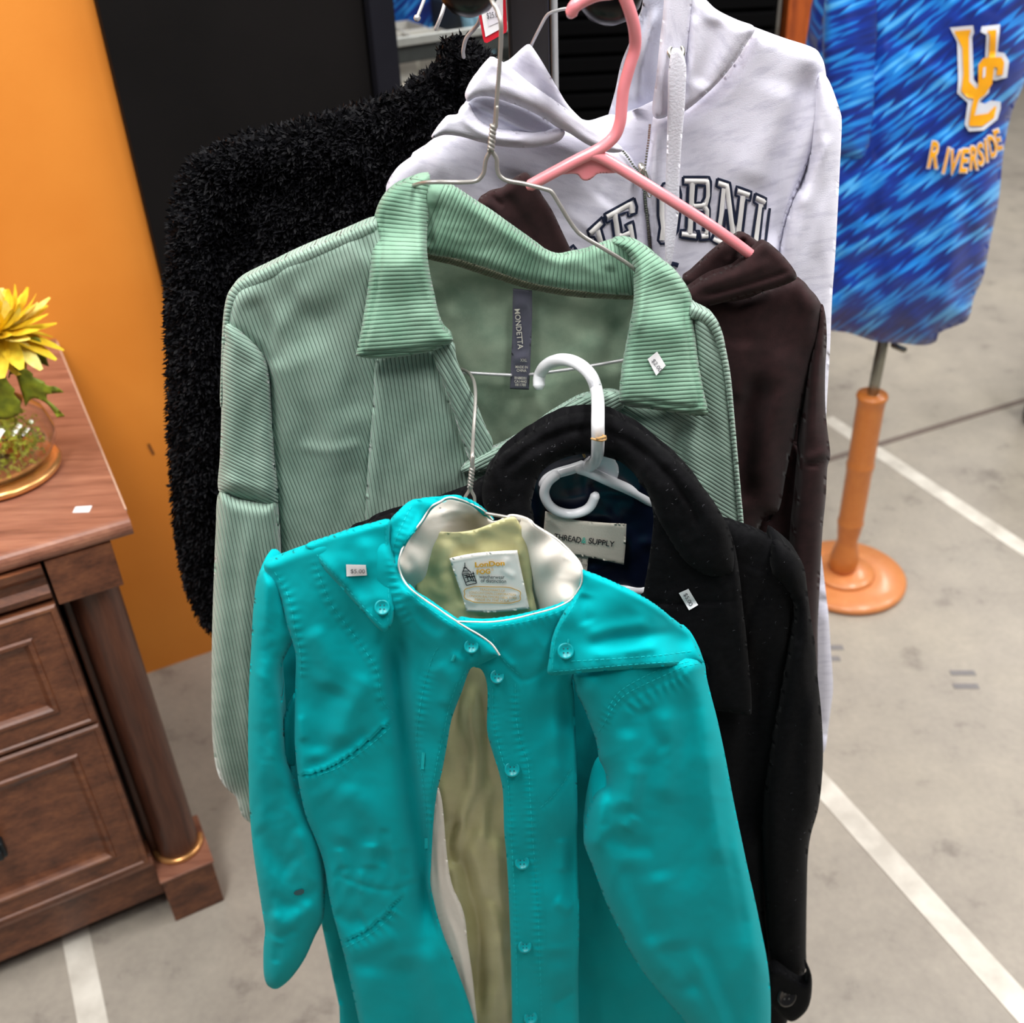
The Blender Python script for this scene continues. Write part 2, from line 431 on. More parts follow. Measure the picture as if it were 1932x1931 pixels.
def button(px, py, rpx, rf, mat, dark, parent, tilt=(0, -.75, .65), name='button'):
    c = rf.at(px, py, .001); Z = (c - CAM) @ FW; r = rpx * Z / FPX
    b = lathe(name, [(0, .0010), (r * .55, .0010), (r * .72, .0022), (r * .9, .0027), (r, .0018), (r, 0), (0, 0)], c, mat, parent, axis=tilt, n=24)
    V, Fc = [], []; ax = Vector(tilt).normalized(); q = Vector((0, 0, 1)).rotation_difference(ax)
    for (sx, sy) in ((1, 1), (1, -1), (-1, 1), (-1, -1)):
        s0 = len(V)
        for k in range(8):
            a = math.pi * k / 4; V.append(Vector(c) + q @ Vector((sx * r * .24 + r * .1 * math.cos(a), sy * r * .24 + r * .1 * math.sin(a), .00125)))
        Fc.append(tuple(range(s0, s0 + 8)))
    link('thread_hole', mesh_py('thread_hole', V, Fc), dark, b, smooth=False)
    return b
def disc_decal(name, poly, rf, mat, parent, off=.0012, label=None, bend=0):
    """thin card stuck on a cloth: polygon in px"""
    L = np.array(poly, float); c = L.mean(0)
    o, r = sheet(name, [tuple(p) + (1,) for p in poly], 0, mat, parent, sp=4, R=3, T=.0002, back=.0001, label=label)
    bpy.data.objects.remove(o)
    Q, F = [], []; n = 6
    a, b, c_, d = L[:4]
    for i in range(n + 1):
        for j in range(n + 1):
            s, t = i / n, j / n; Q.append((a * (1 - s) + b * s) * (1 - t) + (d * (1 - s) + c_ * s) * t)
    Q = np.array(Q); W_ = P(Q[:, 0], Q[:, 1], rf.depth(Q) - off)
    for i in range(n):
        for j in range(n): F.append((i * (n + 1) + j, i * (n + 1) + j + 1, (i + 1) * (n + 1) + j + 1, (i + 1) * (n + 1) + j))
    B = W_.copy(); B[:, 1] += .0004; N = len(Q); Fb = [tuple(x + N for x in f[::-1]) for f in F]
    me = mesh_py(name, list(W_) + list(B), F + Fb)
    return link(name, me, mat, parent, label)

# ================================================================== SETTING
def concrete():
    k = NT('polished_concrete'); k.set(Roughness=.42); k.b.inputs['Specular IOR Level'].default_value = .35
    v = k.coords(False)
    n1 = k.noise(v, 1.6, 6, .6); n2 = k.noise(v, 9, 6, .65); n3 = k.noise(v, 70, 3)
    a = k.ramp(n1, [(.3, lin((140, 131, 121))), (.5, lin((167, 158, 146))), (.7, lin((186, 176, 158)))])
    b = k.ramp(n2, [(.30, lin((108, 100, 95))), (.42, lin((168, 160, 149))), (.75, lin((192, 183, 169)))])
    c = k.mix(.5, a, b)
    vo = k.n('ShaderNodeTexVoronoi'); vo.inputs['Scale'].default_value = 7.5; k.l(v, vo.inputs['Vector'])
    spots = k.ramp(vo.outputs['Distance'], [(.03, (1, 1, 1)), (.07, (0, 0, 0))])
    sm = k.math('MULTIPLY', spots, k.ramp(n2, [(.5, (0, 0, 0)), (.62, (1, 1, 1))]))
    c = k.mix(k.math('MULTIPLY', sm, .4), c, lin((95, 86, 80)))
    k.l(k.mix(.12, c, n3, 'OVERLAY'), k.b.inputs['Base Color'])
    k.l(k.bump(n2, .05, .002), k.b.inputs['Normal']); return k.m
M_floor = concrete()
def painted(name, c, c2, sc=3, rough=.55, bump=.15):
    k = NT(name); k.set(Roughness=rough); k.b.inputs['Specular IOR Level'].default_value = .5 if max(c) > 60 else .08; v = k.coords(False); n1 = k.noise(v, sc, 5); n2 = k.noise(v, 220, 3)
    k.l(k.ramp(n1, [(.35, lin(c2)), (.65, lin(c))]), k.b.inputs['Base Color'])
    k.l(k.bump(n2, bump, .002), k.b.inputs['Normal']); return k.m
M_orange = painted('orange_painted_wall', (232, 144, 52), (222, 132, 42), rough=.5)
M_blackboard = painted('black_painted_board', (22, 20, 20), (16, 15, 15), rough=.7)
M_blacktrim = painted('black_trim', (30, 30, 36), (22, 22, 27), rough=.35)
M_black_cab = painted('black_cabinet_metal', (4, 4, 5), (2, 2, 3), rough=.75)
M_grey = plain('grey_wall_paint', (176, 170, 162), .7)
M_line = painted('white_floor_paint', (236, 230, 218), (205, 198, 186), 14, .55)
M_joint = plain('floor_joint_filler', (120, 106, 98), .8)
M_tape = plain('grey_floor_mark', (134, 130, 130), .6)

def slab(name, pts, z, th, mat, kind=None, parent=None):
    """thin flat piece on the floor from plan points"""
    n = len(pts); V = [(x, y, z) for x, y in pts] + [(x, y, z - th) for x, y in pts]
    F = [tuple(range(n)), tuple(range(2 * n - 1, n - 1, -1))] + [(i, i + n, (i + 1) % n + n, (i + 1) % n) for i in range(n)]
    me = mesh_py(name, V, F); bm = bmesh.new(); bm.from_mesh(me); bmesh.ops.recalc_face_normals(bm, faces=bm.faces); bm.to_mesh(me); bm.free()
    return link(name, me, mat, parent, smooth=False, kind=kind)
floor = slab('floor', [(-6, -3), (9, -3), (9, 12), (-6, 12)], 0, .1, M_floor, 'structure')
def floor_line(name, a, b, wd, mat, label, z=.0015):
    A = PZ(np.float64(a[0]), np.float64(a[1]), 0)[:2]; B = PZ(np.float64(b[0]), np.float64(b[1]), 0)[:2]
    t = (B - A) / np.linalg.norm(B - A); n = np.array([-t[1], t[0]]) * wd / 2; A = A - t * .0
    o = slab(name, [A + n, B + n, B - n, A - n], z, z - .0002, mat, None, floor); o['label'] = label
    return o
floor_line('painted_line', (1480, 1405), (2020, 2003), .052, M_line, 'white painted floor line running to the lower right')
floor_line('painted_line', (1560, 790), (2080, 1135), .05, M_line, 'white painted floor line behind the dress form stand')
floor_line('painted_line', (130, 1700), (205, 2080), .048, M_line, 'white painted floor line coming out from under the dresser')
floor_line('floor_joint', (1480, 893), (2100, 705), .022, M_joint, 'dark joint across the concrete')
for (x, y) in ((1816, 1270), (1822, 1295), (1568, 1222), (1562, 1243)):
    c = PZ(np.float64(x), np.float64(y), 0); o = slab('floor_mark', [(c[0] - .028, c[1] + .009), (c[0] + .028, c[1] + .005), (c[0] + .028, c[1] - .011), (c[0] - .028, c[1] - .007)], .0012, .001, M_tape, None, floor)
    o['label'] = 'small grey rectangular mark on the concrete'

WV = 2.12
wall = box('wall_left', (-3.2, WV, 0), (.292, WV + .12, 2.9), M_orange, None, 0, kind='structure')
k_scuff = ribbon('wall_scuff', [[(280, 838), (286, 850), (290, 858)]], 5, lambda Q: np.array([(WV / (ray(q[0], q[1]) @ VV)) * ray(q[0], q[1])[1] for q in Q]), plain('brown_scuff', (112, 62, 20), .8), wall, off=.002)
wall2 = box('wall_back', (-4, 7.2, 0), (9.5, 7.3, 3.4), M_grey, None, 0, kind='structure')

pn = empty('display_panel', UV3(.55, WV - .02, 0), 'tall matt black display panel standing against the orange wall', 'panel')
box('board', (.2925, WV - .035, 0), (.765, WV + .02, 2.5), M_blackboard, pn, .002)
box('end_post', (.772, WV - .055, 0), (.822, WV + .03, 2.5), M_blacktrim, pn, .003, label='narrow scuffed black end post')
for (px, py, w_, h_) in ((700, 60, 24, 9), (697, 128, 12, 14)):
    pass

# shelf unit beyond the panel
M_lightmetal = plain('pale_shelf_edge', (176, 178, 172), .4, .3)
M_darkedge = plain('dark_grey_shelf', (52, 56, 54), .5)
M_milk = plain('milky_glass', (226, 222, 212), .12, 0, .6)
def glassmat(name, c, rough=.05):
    k = NT(name); k.set(Base_Color=lin(c), Roughness=rough, IOR=1.45); k.b.inputs['Transmission Weight'].default_value = 1.0
    return k.m
M_glass = glassmat('clear_glass', (250, 250, 248))
def onv(px, py, v):
    r = ray(np.float64(px), np.float64(py)); return CAM + r * (v / (r @ VV))
vS = WV + .25
e0 = onv(728, 92, vS); e1 = onv(900, 42, vS); zS = (e0[2] + e1[2]) / 2
uL = .86; uR = 1.26
sh = empty('shelf_unit', UV3(1.05, WV + .45, 0), 'dark framed open topped display case with pale rail behind the black panel', 'shelf')
box('upright', (uL - .02, vS, 0), (uL, vS + .80, zS - .012), M_darkedge, sh)
box('upright', (uR, vS, 0), (uR + .02, vS + .80, zS - .012), M_darkedge, sh)
box('front_rail', (uL, vS, zS - .05), (uR, vS + .02, zS - .012), M_darkedge, sh)
box('shelf_edge', (uL, vS - .012, zS - .012), (uR, vS + .0, zS + .006), M_lightmetal, sh, .002, label='pale metal shelf edge')
M_cloudy = plain('pale_shelf_top', (196, 190, 176), .6)
z2 = zS - .10
box('shelf_board', (uL, vS + .02, z2 - .03), (uR, vS + .80, z2), M_cloudy, sh)
box('back_board', (uL, vS + .80, 0), (uR, vS + .802, z2 + .02), M_darkedge, sh)
M_dish = NT('pressed_glass'); M_dish.set(Base_Color=lin((232, 230, 222)), Roughness=.12); M_dish.b.inputs['Transmission Weight'].default_value = .25; M_dish = M_dish.m
def dish(u, v, w_, d_, h, ribs, label):
    t = empty('glass_dish', UV3(u, v, z2 + .001), label, 'dish')
    for (a, b) in (((u - w_ / 2, v - d_ / 2, z2 + .001), (u + w_ / 2, v - d_ / 2 + .006, z2 + h)), ((u - w_ / 2, v + d_ / 2 - .006, z2 + .001), (u + w_ / 2, v + d_ / 2, z2 + h)), ((u - w_ / 2, v - d_ / 2 + .006, z2 + .001), (u - w_ / 2 + .006, v + d_ / 2 - .006, z2 + h)), ((u + w_ / 2 - .006, v - d_ / 2 + .006, z2 + .001), (u + w_ / 2, v + d_ / 2 - .006, z2 + h))):
        box('side', a, b, M_dish, t, .002)
    box('bottom', (u - w_ / 2 + .006, v - d_ / 2 + .006, z2 + .001), (u + w_ / 2 - .006, v + d_ / 2 - .006, z2 + .006), M_dish, t, .001)
    for i in range(ribs):
        x = u - w_ / 2 + w_ * (i + 1) / (ribs + 1); box('divider', (x - .003, v - d_ / 2 + .007, z2 + .0065), (x + .003, v + d_ / 2 - .007, z2 + h * .8), M_dish, t, .001)
dish(.945, vS + .115, .12, .13, .045, 2, 'clear divided glass dish nearest the black panel')
dish(1.08, vS + .115, .13, .13, .04, 1, 'clear glass dish right of the divided dish')
dish(.985, vS + .27, .19, .13, .045, 3, 'wide clear glass dish in the second row of the case')
dish(1.14, vS + .28, .10, .12, .05, 1, 'small square glass dish in the second row of the case')
dish(1.06, vS + .44, .24, .13, .045, 4, 'long clear glass dish in the third row of the case')
M_pblue = plain('pale_blue_glass', (150, 200, 222), .2, 0, .5, 0, None, .3)
for (u, v, r, lb_) in ((1.20, vS + .08, .028, 'pale blue glass tumbler nearest the two glass dishes'), (1.225, vS + .20, .028, 'pale blue glass tumbler set back at the end of the case')):
    t = empty('glass_tumbler', UV3(u, v, z2 + .001), lb_, 'tumbler')
    lathe('glass', [(0, 0), (r * .8, 0), (r, .11), (r - .003, .11), (r * .8 - .003, .006), (0, .006)], UV3(u, v, z2 + .001), M_pblue, t, n=28)
# ================================================================== DRESSER
M_wood = wood('walnut_laminate', (74, 40, 26), (112, 66, 44), (138, 86, 56), .42)
M_wood_top = wood('walnut_top', (116, 72, 56), (146, 96, 76), (168, 116, 92), .38)
M_wood_v = wood('walnut_upright', (62, 36, 27), (88, 52, 38), (108, 68, 50), .45, along='z')
M_chip = plain('worn_pale_edge', (196, 160, 138), .7)
M_gold = plain('gold_ring', (232, 168, 104), .25, .7)
M_iron = plain('dark_iron', (44, 50, 54), .4, .8)
M_sticker = plain('white_sticker', (246, 246, 248), .6)
M_ink = plain('grey_print', (70, 70, 78), .8)
dr = empty('dresser', UV3(-.5, 1.75, 0), 'brown walnut dresser with half round corner column against orange wall', 'dresser')
VF = 1.40
# top with bullnosed front: swept profile
def prism_u(name, prof, u0, u1, mat, parent, label=None):
    """profile in (v, z) swept along the dresser width"""
    n = len(prof); V = [UV3(u0, v, z) for v, z in prof] + [UV3(u1, v, z) for v, z in prof]
    F = [tuple(range(n))[::-1], tuple(range(n, 2 * n))] + [(i, (i + 1) % n, (i + 1) % n + n, i + n) for i in range(n)]
    me = mesh_py(name, V, F); bm = bmesh.new(); bm.from_mesh(me); bmesh.ops.recalc_face_normals(bm, faces=bm.faces)
    bmesh.ops.bevel(bm, geom=[e for e in bm.edges if e.calc_length() > .4], offset=.0015, segments=1, affect='EDGES') if n < 8 else None
    bm.to_mesh(me); bm.free(); return link(name, me, mat, parent, label, smooth=False)
nose = [(VF - .003 + .012 * (1 - math.sin(a)) , .8785 + .017 * math.cos(a) - .017) for a in np.linspace(0, math.pi, 9)]
tp = prism_u('top', [(2.114, .8785)] + [(VF - .0 + .012 - .013 * math.sin(a), .8635 + .0150 * math.cos(a)) for a in np.linspace(.12, math.pi - .12, 9)] + [(2.114, .8487)], -1.22, .072, M_wood_top, dr)
box('worn_edge', (.0705, 1.43, .8755), (.0735, 2.10, .8797), M_chip, tp, .001, label='pale worn edge of the top')
box('side_panel', (.012, 1.47, .02), (.032, 2.10, .850), M_wood_v, dr)
box('side_panel', (-1.19, 1.47, .02), (-1.17, 2.10, .850), M_wood_v, dr)
box('back_panel', (-1.17, 2.08, .02), (.012, 2.10, .850), M_wood_v, dr)
box('carcass', (-1.165, 1.46, .05), (-.06, 2.07, .845), M_wood_v, dr, .002)
box('pilaster', (-.054, 1.466, .115), (.031, 1.50, .77), M_wood_v, dr)
box('corner_block', (-.056, 1.405, .768), (.038, 1.50, .848), M_wood, dr, .002)
box('foot_block', (-.053, 1.400, .001), (.040, 1.52, .116), M_wood, dr, .002)
box('foot_cap', (-.056, 1.397, .116), (.043, 1.52, .122), M_wood_top, dr, .002, label='pale top edge of the foot block')
cc = UV3(-.0065, 1.466, 0)
ang0 = AW + math.pi
lathe('column', [(.0385, .122), (.0385, .13), (.037, .14), (.037, .74), (.0375, .768)], cc, M_wood_v, dr, a0=ang0, a1=ang0 + math.pi, n=24)
ring = [cc + np.array([0, 0, .127]) + .0415 * (UU * math.cos(a) - VV * math.sin(a)) for a in np.linspace(0.02, math.pi - .02, 9)]
tube('column_ring', ring, .0055, M_gold, dr, n=10, label='gold half ring at the foot of the column')
prism_u('plinth', [(1.435, .048), (1.435, .140), (1.428, .150), (1.434, .163), (1.47, .165), (1.47, .048)], -1.16, -.055, M_wood, dr)
box('plinth_lip', (-1.16, 1.420, .146), (-.055, 1.436, .160), M_wood_top, dr, .004, label='rounded lip along the top of the plinth')
def front(name, u0, u1, z0, z1, rings, mat, parent):
    """moulded drawer front: nested rectangles (inset, depth of face)"""
    V, F = [], []
    for (ins, v) in rings:
        for (u, z) in ((u0 + ins, z0 + ins), (u1 - ins, z0 + ins), (u1 - ins, z1 - ins), (u0 + ins, z1 - ins)): V.append(UV3(u, v, z))
    for i in range(len(rings) - 1):
        for k in range(4): F.append((4 * i + k, 4 * i + (k + 1) % 4, 4 * i + 4 + (k + 1) % 4, 4 * i + 4 + k))
    n = len(rings) - 1; F.append((4 * n, 4 * n + 1, 4 * n + 2, 4 * n + 3)); F.append((3, 2, 1, 0))
    return link(name, mesh_py(name, V, F), mat, parent, smooth=False)
def handle(u, z, par):
    h = box('handle', (u - .065, 1.372, z - .009), (u + .065, 1.384, z + .009), M_iron, par, .004, label='dark iron bar handle')
    for s in (-1, 1): box('handle_post', (u + s * .058 - .012, 1.383, z - .016), (u + s * .058 + .012, 1.404, z + .016), M_iron, par, .004)
MR = [(0, 1.43), (0, 1.406), (.003, 1.402), (.008, 1.402), (.010, 1.405), (.014, 1.405), (.045, 1.405), (.047, 1.401), (.053, 1.401), (.056, 1.405), (.060, 1.409), (.070, 1.412)]
for (a, b) in ((-.585, -.061), (-1.115, -.591)):
    d2 = front('drawer', a, b, .531, .772, MR, M_wood, dr); handle((a + b) / 2, .655, d2)
    d3 = front('drawer', a, b, .176, .525, MR, M_wood, dr); handle((a + b) / 2 + (.0), .356, d3)
top_dr = prism_u('drawer', [(1.45, .779), (1.418, .779), (1.408, .783), (1.404, .795), (1.412, .805), (1.410, .82), (1.400, .832), (1.397, .846), (1.45, .846)], -1.115, -.061, M_wood, dr)
# price sticker left on the dresser top
zt = .8788
def ontop(px, py, z=zt): return PZ(np.float64(px), np.float64(py), z)
q = [ontop(*p) for p in ((137, 968), (143, 957), (174, 955), (168, 967))]
V = [p + np.array([0, 0, .0006]) for p in q] + q
link('price_sticker', mesh_py('price_sticker', V, [(0, 1, 2, 3), (7, 6, 5, 4), (0, 4, 5, 1), (1, 5, 6, 2), (2, 6, 7, 3), (3, 7, 4, 0)]), M_sticker, dr, 'blank white price sticker on the dresser top', smooth=False)

# ------------------------------------------------------------------ glass bowl with moss, flower
bc = ontop(2, 893); Zb = (bc - CAM) @ FW; pr = 1 / FPX * Zb
rb = 108 * pr
bw = empty('glass_bowl', tuple(bc), 'round clear glass bowl of green moss on a gold rimmed base', 'bowl')
lathe('gold_base', [(rb * .3, .001), (rb * .96, .001), (rb * 1.02, .004), (rb * 1.04, .009), (rb * .99, .014), (rb * .9, .015), (rb * .3, .015)], bc, M_gold, bw, n=64)
hb = rb * 1.35
outer = [(rb * .6, .0155), (rb * .92, .024), (rb * 1.07, .05), (rb * 1.08, .066), (rb * .98, .092), (rb * .74, .112), (rb * .66, .118)]
inner = [(r - .0028, h) for r, h in outer[::-1]]; inner[-1] = (rb * .5, .020)
lathe('glass', outer + inner + [(0.0, .020)], bc, M_glass, bw, n=64, label='clear glass wall')
M_moss = fabric('lime_moss', (212, 214, 78), (138, 152, 40), grain=300, gs=.6, mott=90, lo=.3, hi=.7)
M_twig = plain('purple_twig', (78, 52, 60), .6)
V, F = [], []
for i in range(1500):
    a = rng.uniform(0, 2 * math.pi); r = rb * .86 * math.sqrt(rng.uniform(.12, 1)); h = rng.uniform(.026, .095)
    if r > rb * (.93 - max(0, h - .068) * 11): r *= .6
    p = bc + np.array([r * math.cos(a), r * math.sin(a), h]); s = rng.uniform(.002, .0055); s0 = len(V)
    d1 = rng.normal(size=3); d1 /= np.linalg.norm(d1); d2 = np.cross(d1, rng.normal(size=3)); d2 /= np.linalg.norm(d2)
    V += [p - d1 * s, p + d2 * s * .7, p + d1 * s, p - d2 * s * .7 + np.cross(d1, d2) * s * .5]; F += [(s0, s0 + 1, s0 + 2), (s0, s0 + 2, s0 + 3)]
link('moss', mesh_py('moss', V, F), M_moss, bw, 'lime green moss filling', kind='stuff', smooth=False)
for i in range(5):
    a = rng.uniform(0, 6.28); p0 = bc + np.array([.05 * math.cos(a), .05 * math.sin(a), .04]); p1 = bc + np.array([-.05 * math.cos(a + .7), -.05 * math.sin(a + .7), .055 + .01 * i / 5])
    tube('twig', [p0, (p0 + p1) / 2 + np.array([0, 0, .012]), p1], .0022, M_twig, bw, n=6)

def petalmat(name, c, c2):
    k = NT(name); k.set(Roughness=.6); k.b.inputs['Subsurface Weight'].default_value = .0
    nz = k.noise(k.coords(False), 60, 3); k.l(k.ramp(nz, [(.3, lin(c2)), (.7, lin(c))]), k.b.inputs['Base Color']); return k.m
M_pet = petalmat('yellow_petal', (250, 222, 60), (226, 184, 24)); M_pet2 = petalmat('pale_petal', (250, 238, 150), (236, 214, 80))
M_leaf = petalmat('olive_leaf', (140, 150, 30), (92, 104, 20)); M_stem = plain('green_stem', (120, 142, 50), .5)
fz = 1.00
fc = PZ(np.float64(-6), np.float64(618), 1.075)
# place the bloom above the bowl
r_ = ray(np.float64(-4), np.float64(622)); tt = (bc[1] + .0) / r_[1]; fc = CAM + r_ * tt
fl_ = empty('artificial_flower', tuple(bc + np.array([0, 0, .1])), 'large yellow artificial chrysanthemum with olive leaves in the glass bowl', 'flower')
R0 = 96 / FPX * ((fc - CAM) @ FW)
def petal(c, d, L, wd, curl, mat, name='petal'):
    d = d / np.linalg.norm(d); s = np.cross(d, [0, 0, 1.0]); s /= np.linalg.norm(s) + 1e-9; u = np.cross(s, d)
    V, F = [], []
    K = 6
    for i in range(K + 1):
        t = i / K; wv = wd * math.sin(math.pi * min(1, .12 + t * .84)) ** .7; p = c + d * L * (t - .25 * curl * t * t) + u * L * curl * t * t
        V += [p - s * wv, p + np.array([0, 0, -wv * .5]) * (1 - t), p + s * wv]
    for i in range(K):
        for k in range(2): F.append((i * 3 + k, i * 3 + k + 1, i * 3 + 4 + k, i * 3 + 3 + k))
    return link(name, mesh_py(name, V, F), mat, fl_)
for layer, (n, el, L, wd, cu) in enumerate(((12, -.75, .7, .12, -.35), (17, -.35, .98, .11, -.2), (20, .0, 1.0, .10, .15), (19, .3, .92, .09, .3), (17, .6, .78, .085, .45), (14, .9, .6, .075, .5), (10, 1.2, .42, .06, .5))):
    for i in range(n):
        a = 2 * math.pi * (i + .5 * (layer % 2)) / n + rng.normal() * .08; e = el + rng.normal() * .1
        d = np.array([math.cos(a) * math.cos(e), math.sin(a) * math.cos(e), math.sin(e)])
        petal(fc + d * R0 * .12, d, R0 * L * rng.uniform(.88, 1.1), R0 * wd * 1.75, cu, M_pet if (i + layer) % 4 else M_pet2)
tube('stem', [bc + np.array([0, 0, .05]), bc + np.array([.004, 0, .12]), fc - np.array([0, 0, R0 * .2])], .0035, M_stem, fl_, n=8)
def leaf(outline, depthoff, name='leaf'):
    o, _ = sheet(name, outline, bc[1] - depthoff, M_leaf, fl_, sp=6, R=14, T=.002, back=.0008, wr=[(1.2, 26, 14, .4)])
    return o
leaf([(5, 790, 1), (18, 700), (35, 690), (60, 705), (62, 712, 1), (84, 722), (82, 731, 1), (104, 730), (120, 741, 1), (92, 744), (78, 748, 1), (100, 764), (122, 786, 1), (108, 788, 1), (88, 762), (62, 752), (48, 768, 1), (40, 740), (22, 700)], .03)
leaf([(-60, 700, 1), (-20, 690), (6, 702), (14, 720), (28, 736, 1), (26, 745), (38, 758, 1), (36, 782), (10, 792, 1), (-30, 780)], .045)
leaf([(30, 648), (52, 640), (74, 640), (92, 692, 1), (60, 680), (40, 672)], -.01)

# ================================================================== DRESS FORM
M_fw = plain('orange_stained_wood', (200, 118, 52), .35, 0, .5, .3); M_fw2 = plain('pale_orange_wood', (224, 142, 84), .35, 0, .5, .3)
M_steel = plain('brushed_steel', (150, 150, 140), .3, .9)
sx, sy = .852, 2.152
df = empty('dress_form', (sx, sy, 0), 'dress form on an orange turned wooden stand with steel pole', 'dress form')
lathe('base', [(0, .002), (.140, .002), (.149, .007), (.149, .016), (.142, .022), (.08, .024), (0, .024)], (sx, sy, 0), M_fw2, df, n=72, label='round wooden base')
lathe('collar', [(.0, .024), (.075, .024), (.078, .028), (.072, .034), (.030, .037), (0, .037)], (sx - .008, sy, 0), M_fw2, df, n=48)
lathe('post', [(0, .036), (.030, .036), (.0345, .05), (.036, .07), (.033, .09), (.027, .115), (.025, .13), (.029, .16), (.031, .178), (.0325, .185), (.0315, .19), (.030, .197), (.0305, .33), (.032, .345), (.0335, .352), (.032, .359), (.031, .37), (.0315, .51), (.033, .53), (.036, .537), (.034, .544), (.0, .544)], (sx - .012, sy, 0), M_fw, df, n=40, label='turned post')
tube('pole', [(sx - .012, sy, .53), (sx - .008, sy, .70)], .0125, M_steel, df, n=20, straight=True)
tube('pole_knob', [(sx + .01, sy - .012, .672), (sx + .03, sy - .03, .668)], .007, M_steel, df, n=12, straight=True)
M_form = fabric('cream_jersey', (226, 214, 190))
lathe('torso', [(0, .74), (.06, .74), (.085, .78), (.105, .86), (.10, .95), (.115, 1.06), (.12, 1.14), (.09, 1.22), (.045, 1.26), (.04, 1.32), (0, 1.33)], (sx + .02, sy, 0), M_form, df, n=40)

# blue jersey worn by the dress form
def jersey_mat():
    k = NT('blue_streaked_jersey'); k.set(Roughness=.5); k.b.inputs['Sheen Weight'].default_value = .1
    v = k.coords(True); sx_ = k.n('ShaderNodeSeparateXYZ'); k.l(v, sx_.inputs[0])
    u, w_ = sx_.outputs[0], sx_.outputs[1]
    # slanted streaks with saw-toothed ends
    saw = k.n('ShaderNodeMath', operation='FRACT'); k.l(k.math('MULTIPLY', k.math('ADD', u, k.math('MULTIPLY', w_, .6)), 26.0), saw.inputs[0])
    cs, sn = math.cos(.42), math.sin(.42)
    a_ = k.math('SUBTRACT', k.math('MULTIPLY', u, cs), k.math('MULTIPLY', w_, sn)); b_ = k.math('ADD', k.math('MULTIPLY', u, sn), k.math('MULTIPLY', w_, cs))
    cb = k.n('ShaderNodeCombineXYZ'); k.l(k.math('MULTIPLY', a_, 7.0), cb.inputs[0])
    k.l(k.math('ADD', k.math('MULTIPLY', b_, 42.0), k.math('MULTIPLY', saw.outputs[0], .75)), cb.inputs[1])
    nz = k.n('ShaderNodeTexNoise'); nz.inputs['Scale'].default_value = 1.0; nz.inputs['Detail'].default_value = 1.0; k.l(cb.outputs[0], nz.inputs['Vector'])
    c = k.ramp(nz.outputs[0], [(.36, lin((0, 34, 120))), (.50, lin((0, 52, 158))), (.535, lin((4, 112, 206))), (.60, lin((20, 136, 224))), (.68, lin((84, 182, 250)))])
    k.l(c, k.b.inputs['Base Color']); k.l(k.bump(k.noise(v, 500, 2), .1, .0005), k.b.inputs['Normal']); return k.m
M_jer = jersey_mat()
M_jorange = plain('jersey_orange', (255, 176, 20), .5); M_jwhite = plain('jersey_white', (226, 230, 240), .5); M_jpeach = plain('jersey_peach', (244, 178, 110), .5)
js = empty('jersey', (sx, sy, .7), 'blue streaked sports jersey with orange letters on the dress form', 'jersey')
JY = 2.10
body, jr = sheet('jersey_body', [(1630, -140), (1760, -170), (1960, -150), (1960, 60), (1935, 150), (1908, 215), (1893, 290), (1884, 380), (1868, 455), (1856, 520), (1838, 560), (1828, 600), (1812, 612), (1772, 628), (1766, 645), (1740, 652), (1700, 648), (1650, 644), (1600, 628), (1560, 622), (1530, 600), (1520, 400), (1530, 200), (1560, 0)], JY, M_jer, js,
    sp=8, R=150, T=.12, back=.17, strokes=[([(1655, 0), (1650, 150), (1645, 260), (1652, 420), (1668, 560), (1690, 640)], 12, -10), ([(1800, 330), (1795, 480), (1768, 640)], 16, 8), ([(1820, 330), (1830, 480), (1800, 600)], 18, -7),
    ([(1560, 590), (1620, 600), (1700, 615), (1760, 612)], 8, -4), ([(1870, 230), (1860, 330), (1835, 460)], 18, 6)], wr=[(6, 90, 45, .8)])
slv, sr = sheet('jersey_sleeve', [(1572, -120), (1640, -120), (1660, 0), (1655, 100), (1652, 200), (1640, 280), (1632, 304, 1), (1600, 300), (1572, 285, 1), (1560, 200), (1555, 100), (1560, 0)], JY - .10, M_jer, js, sp=7, R=45, T=.03, back=.03,
    strokes=[([(1600, 0), (1608, 150), (1600, 290)], 14, 6)], wr=[(4, 60, 60, .3)], ang=.35)
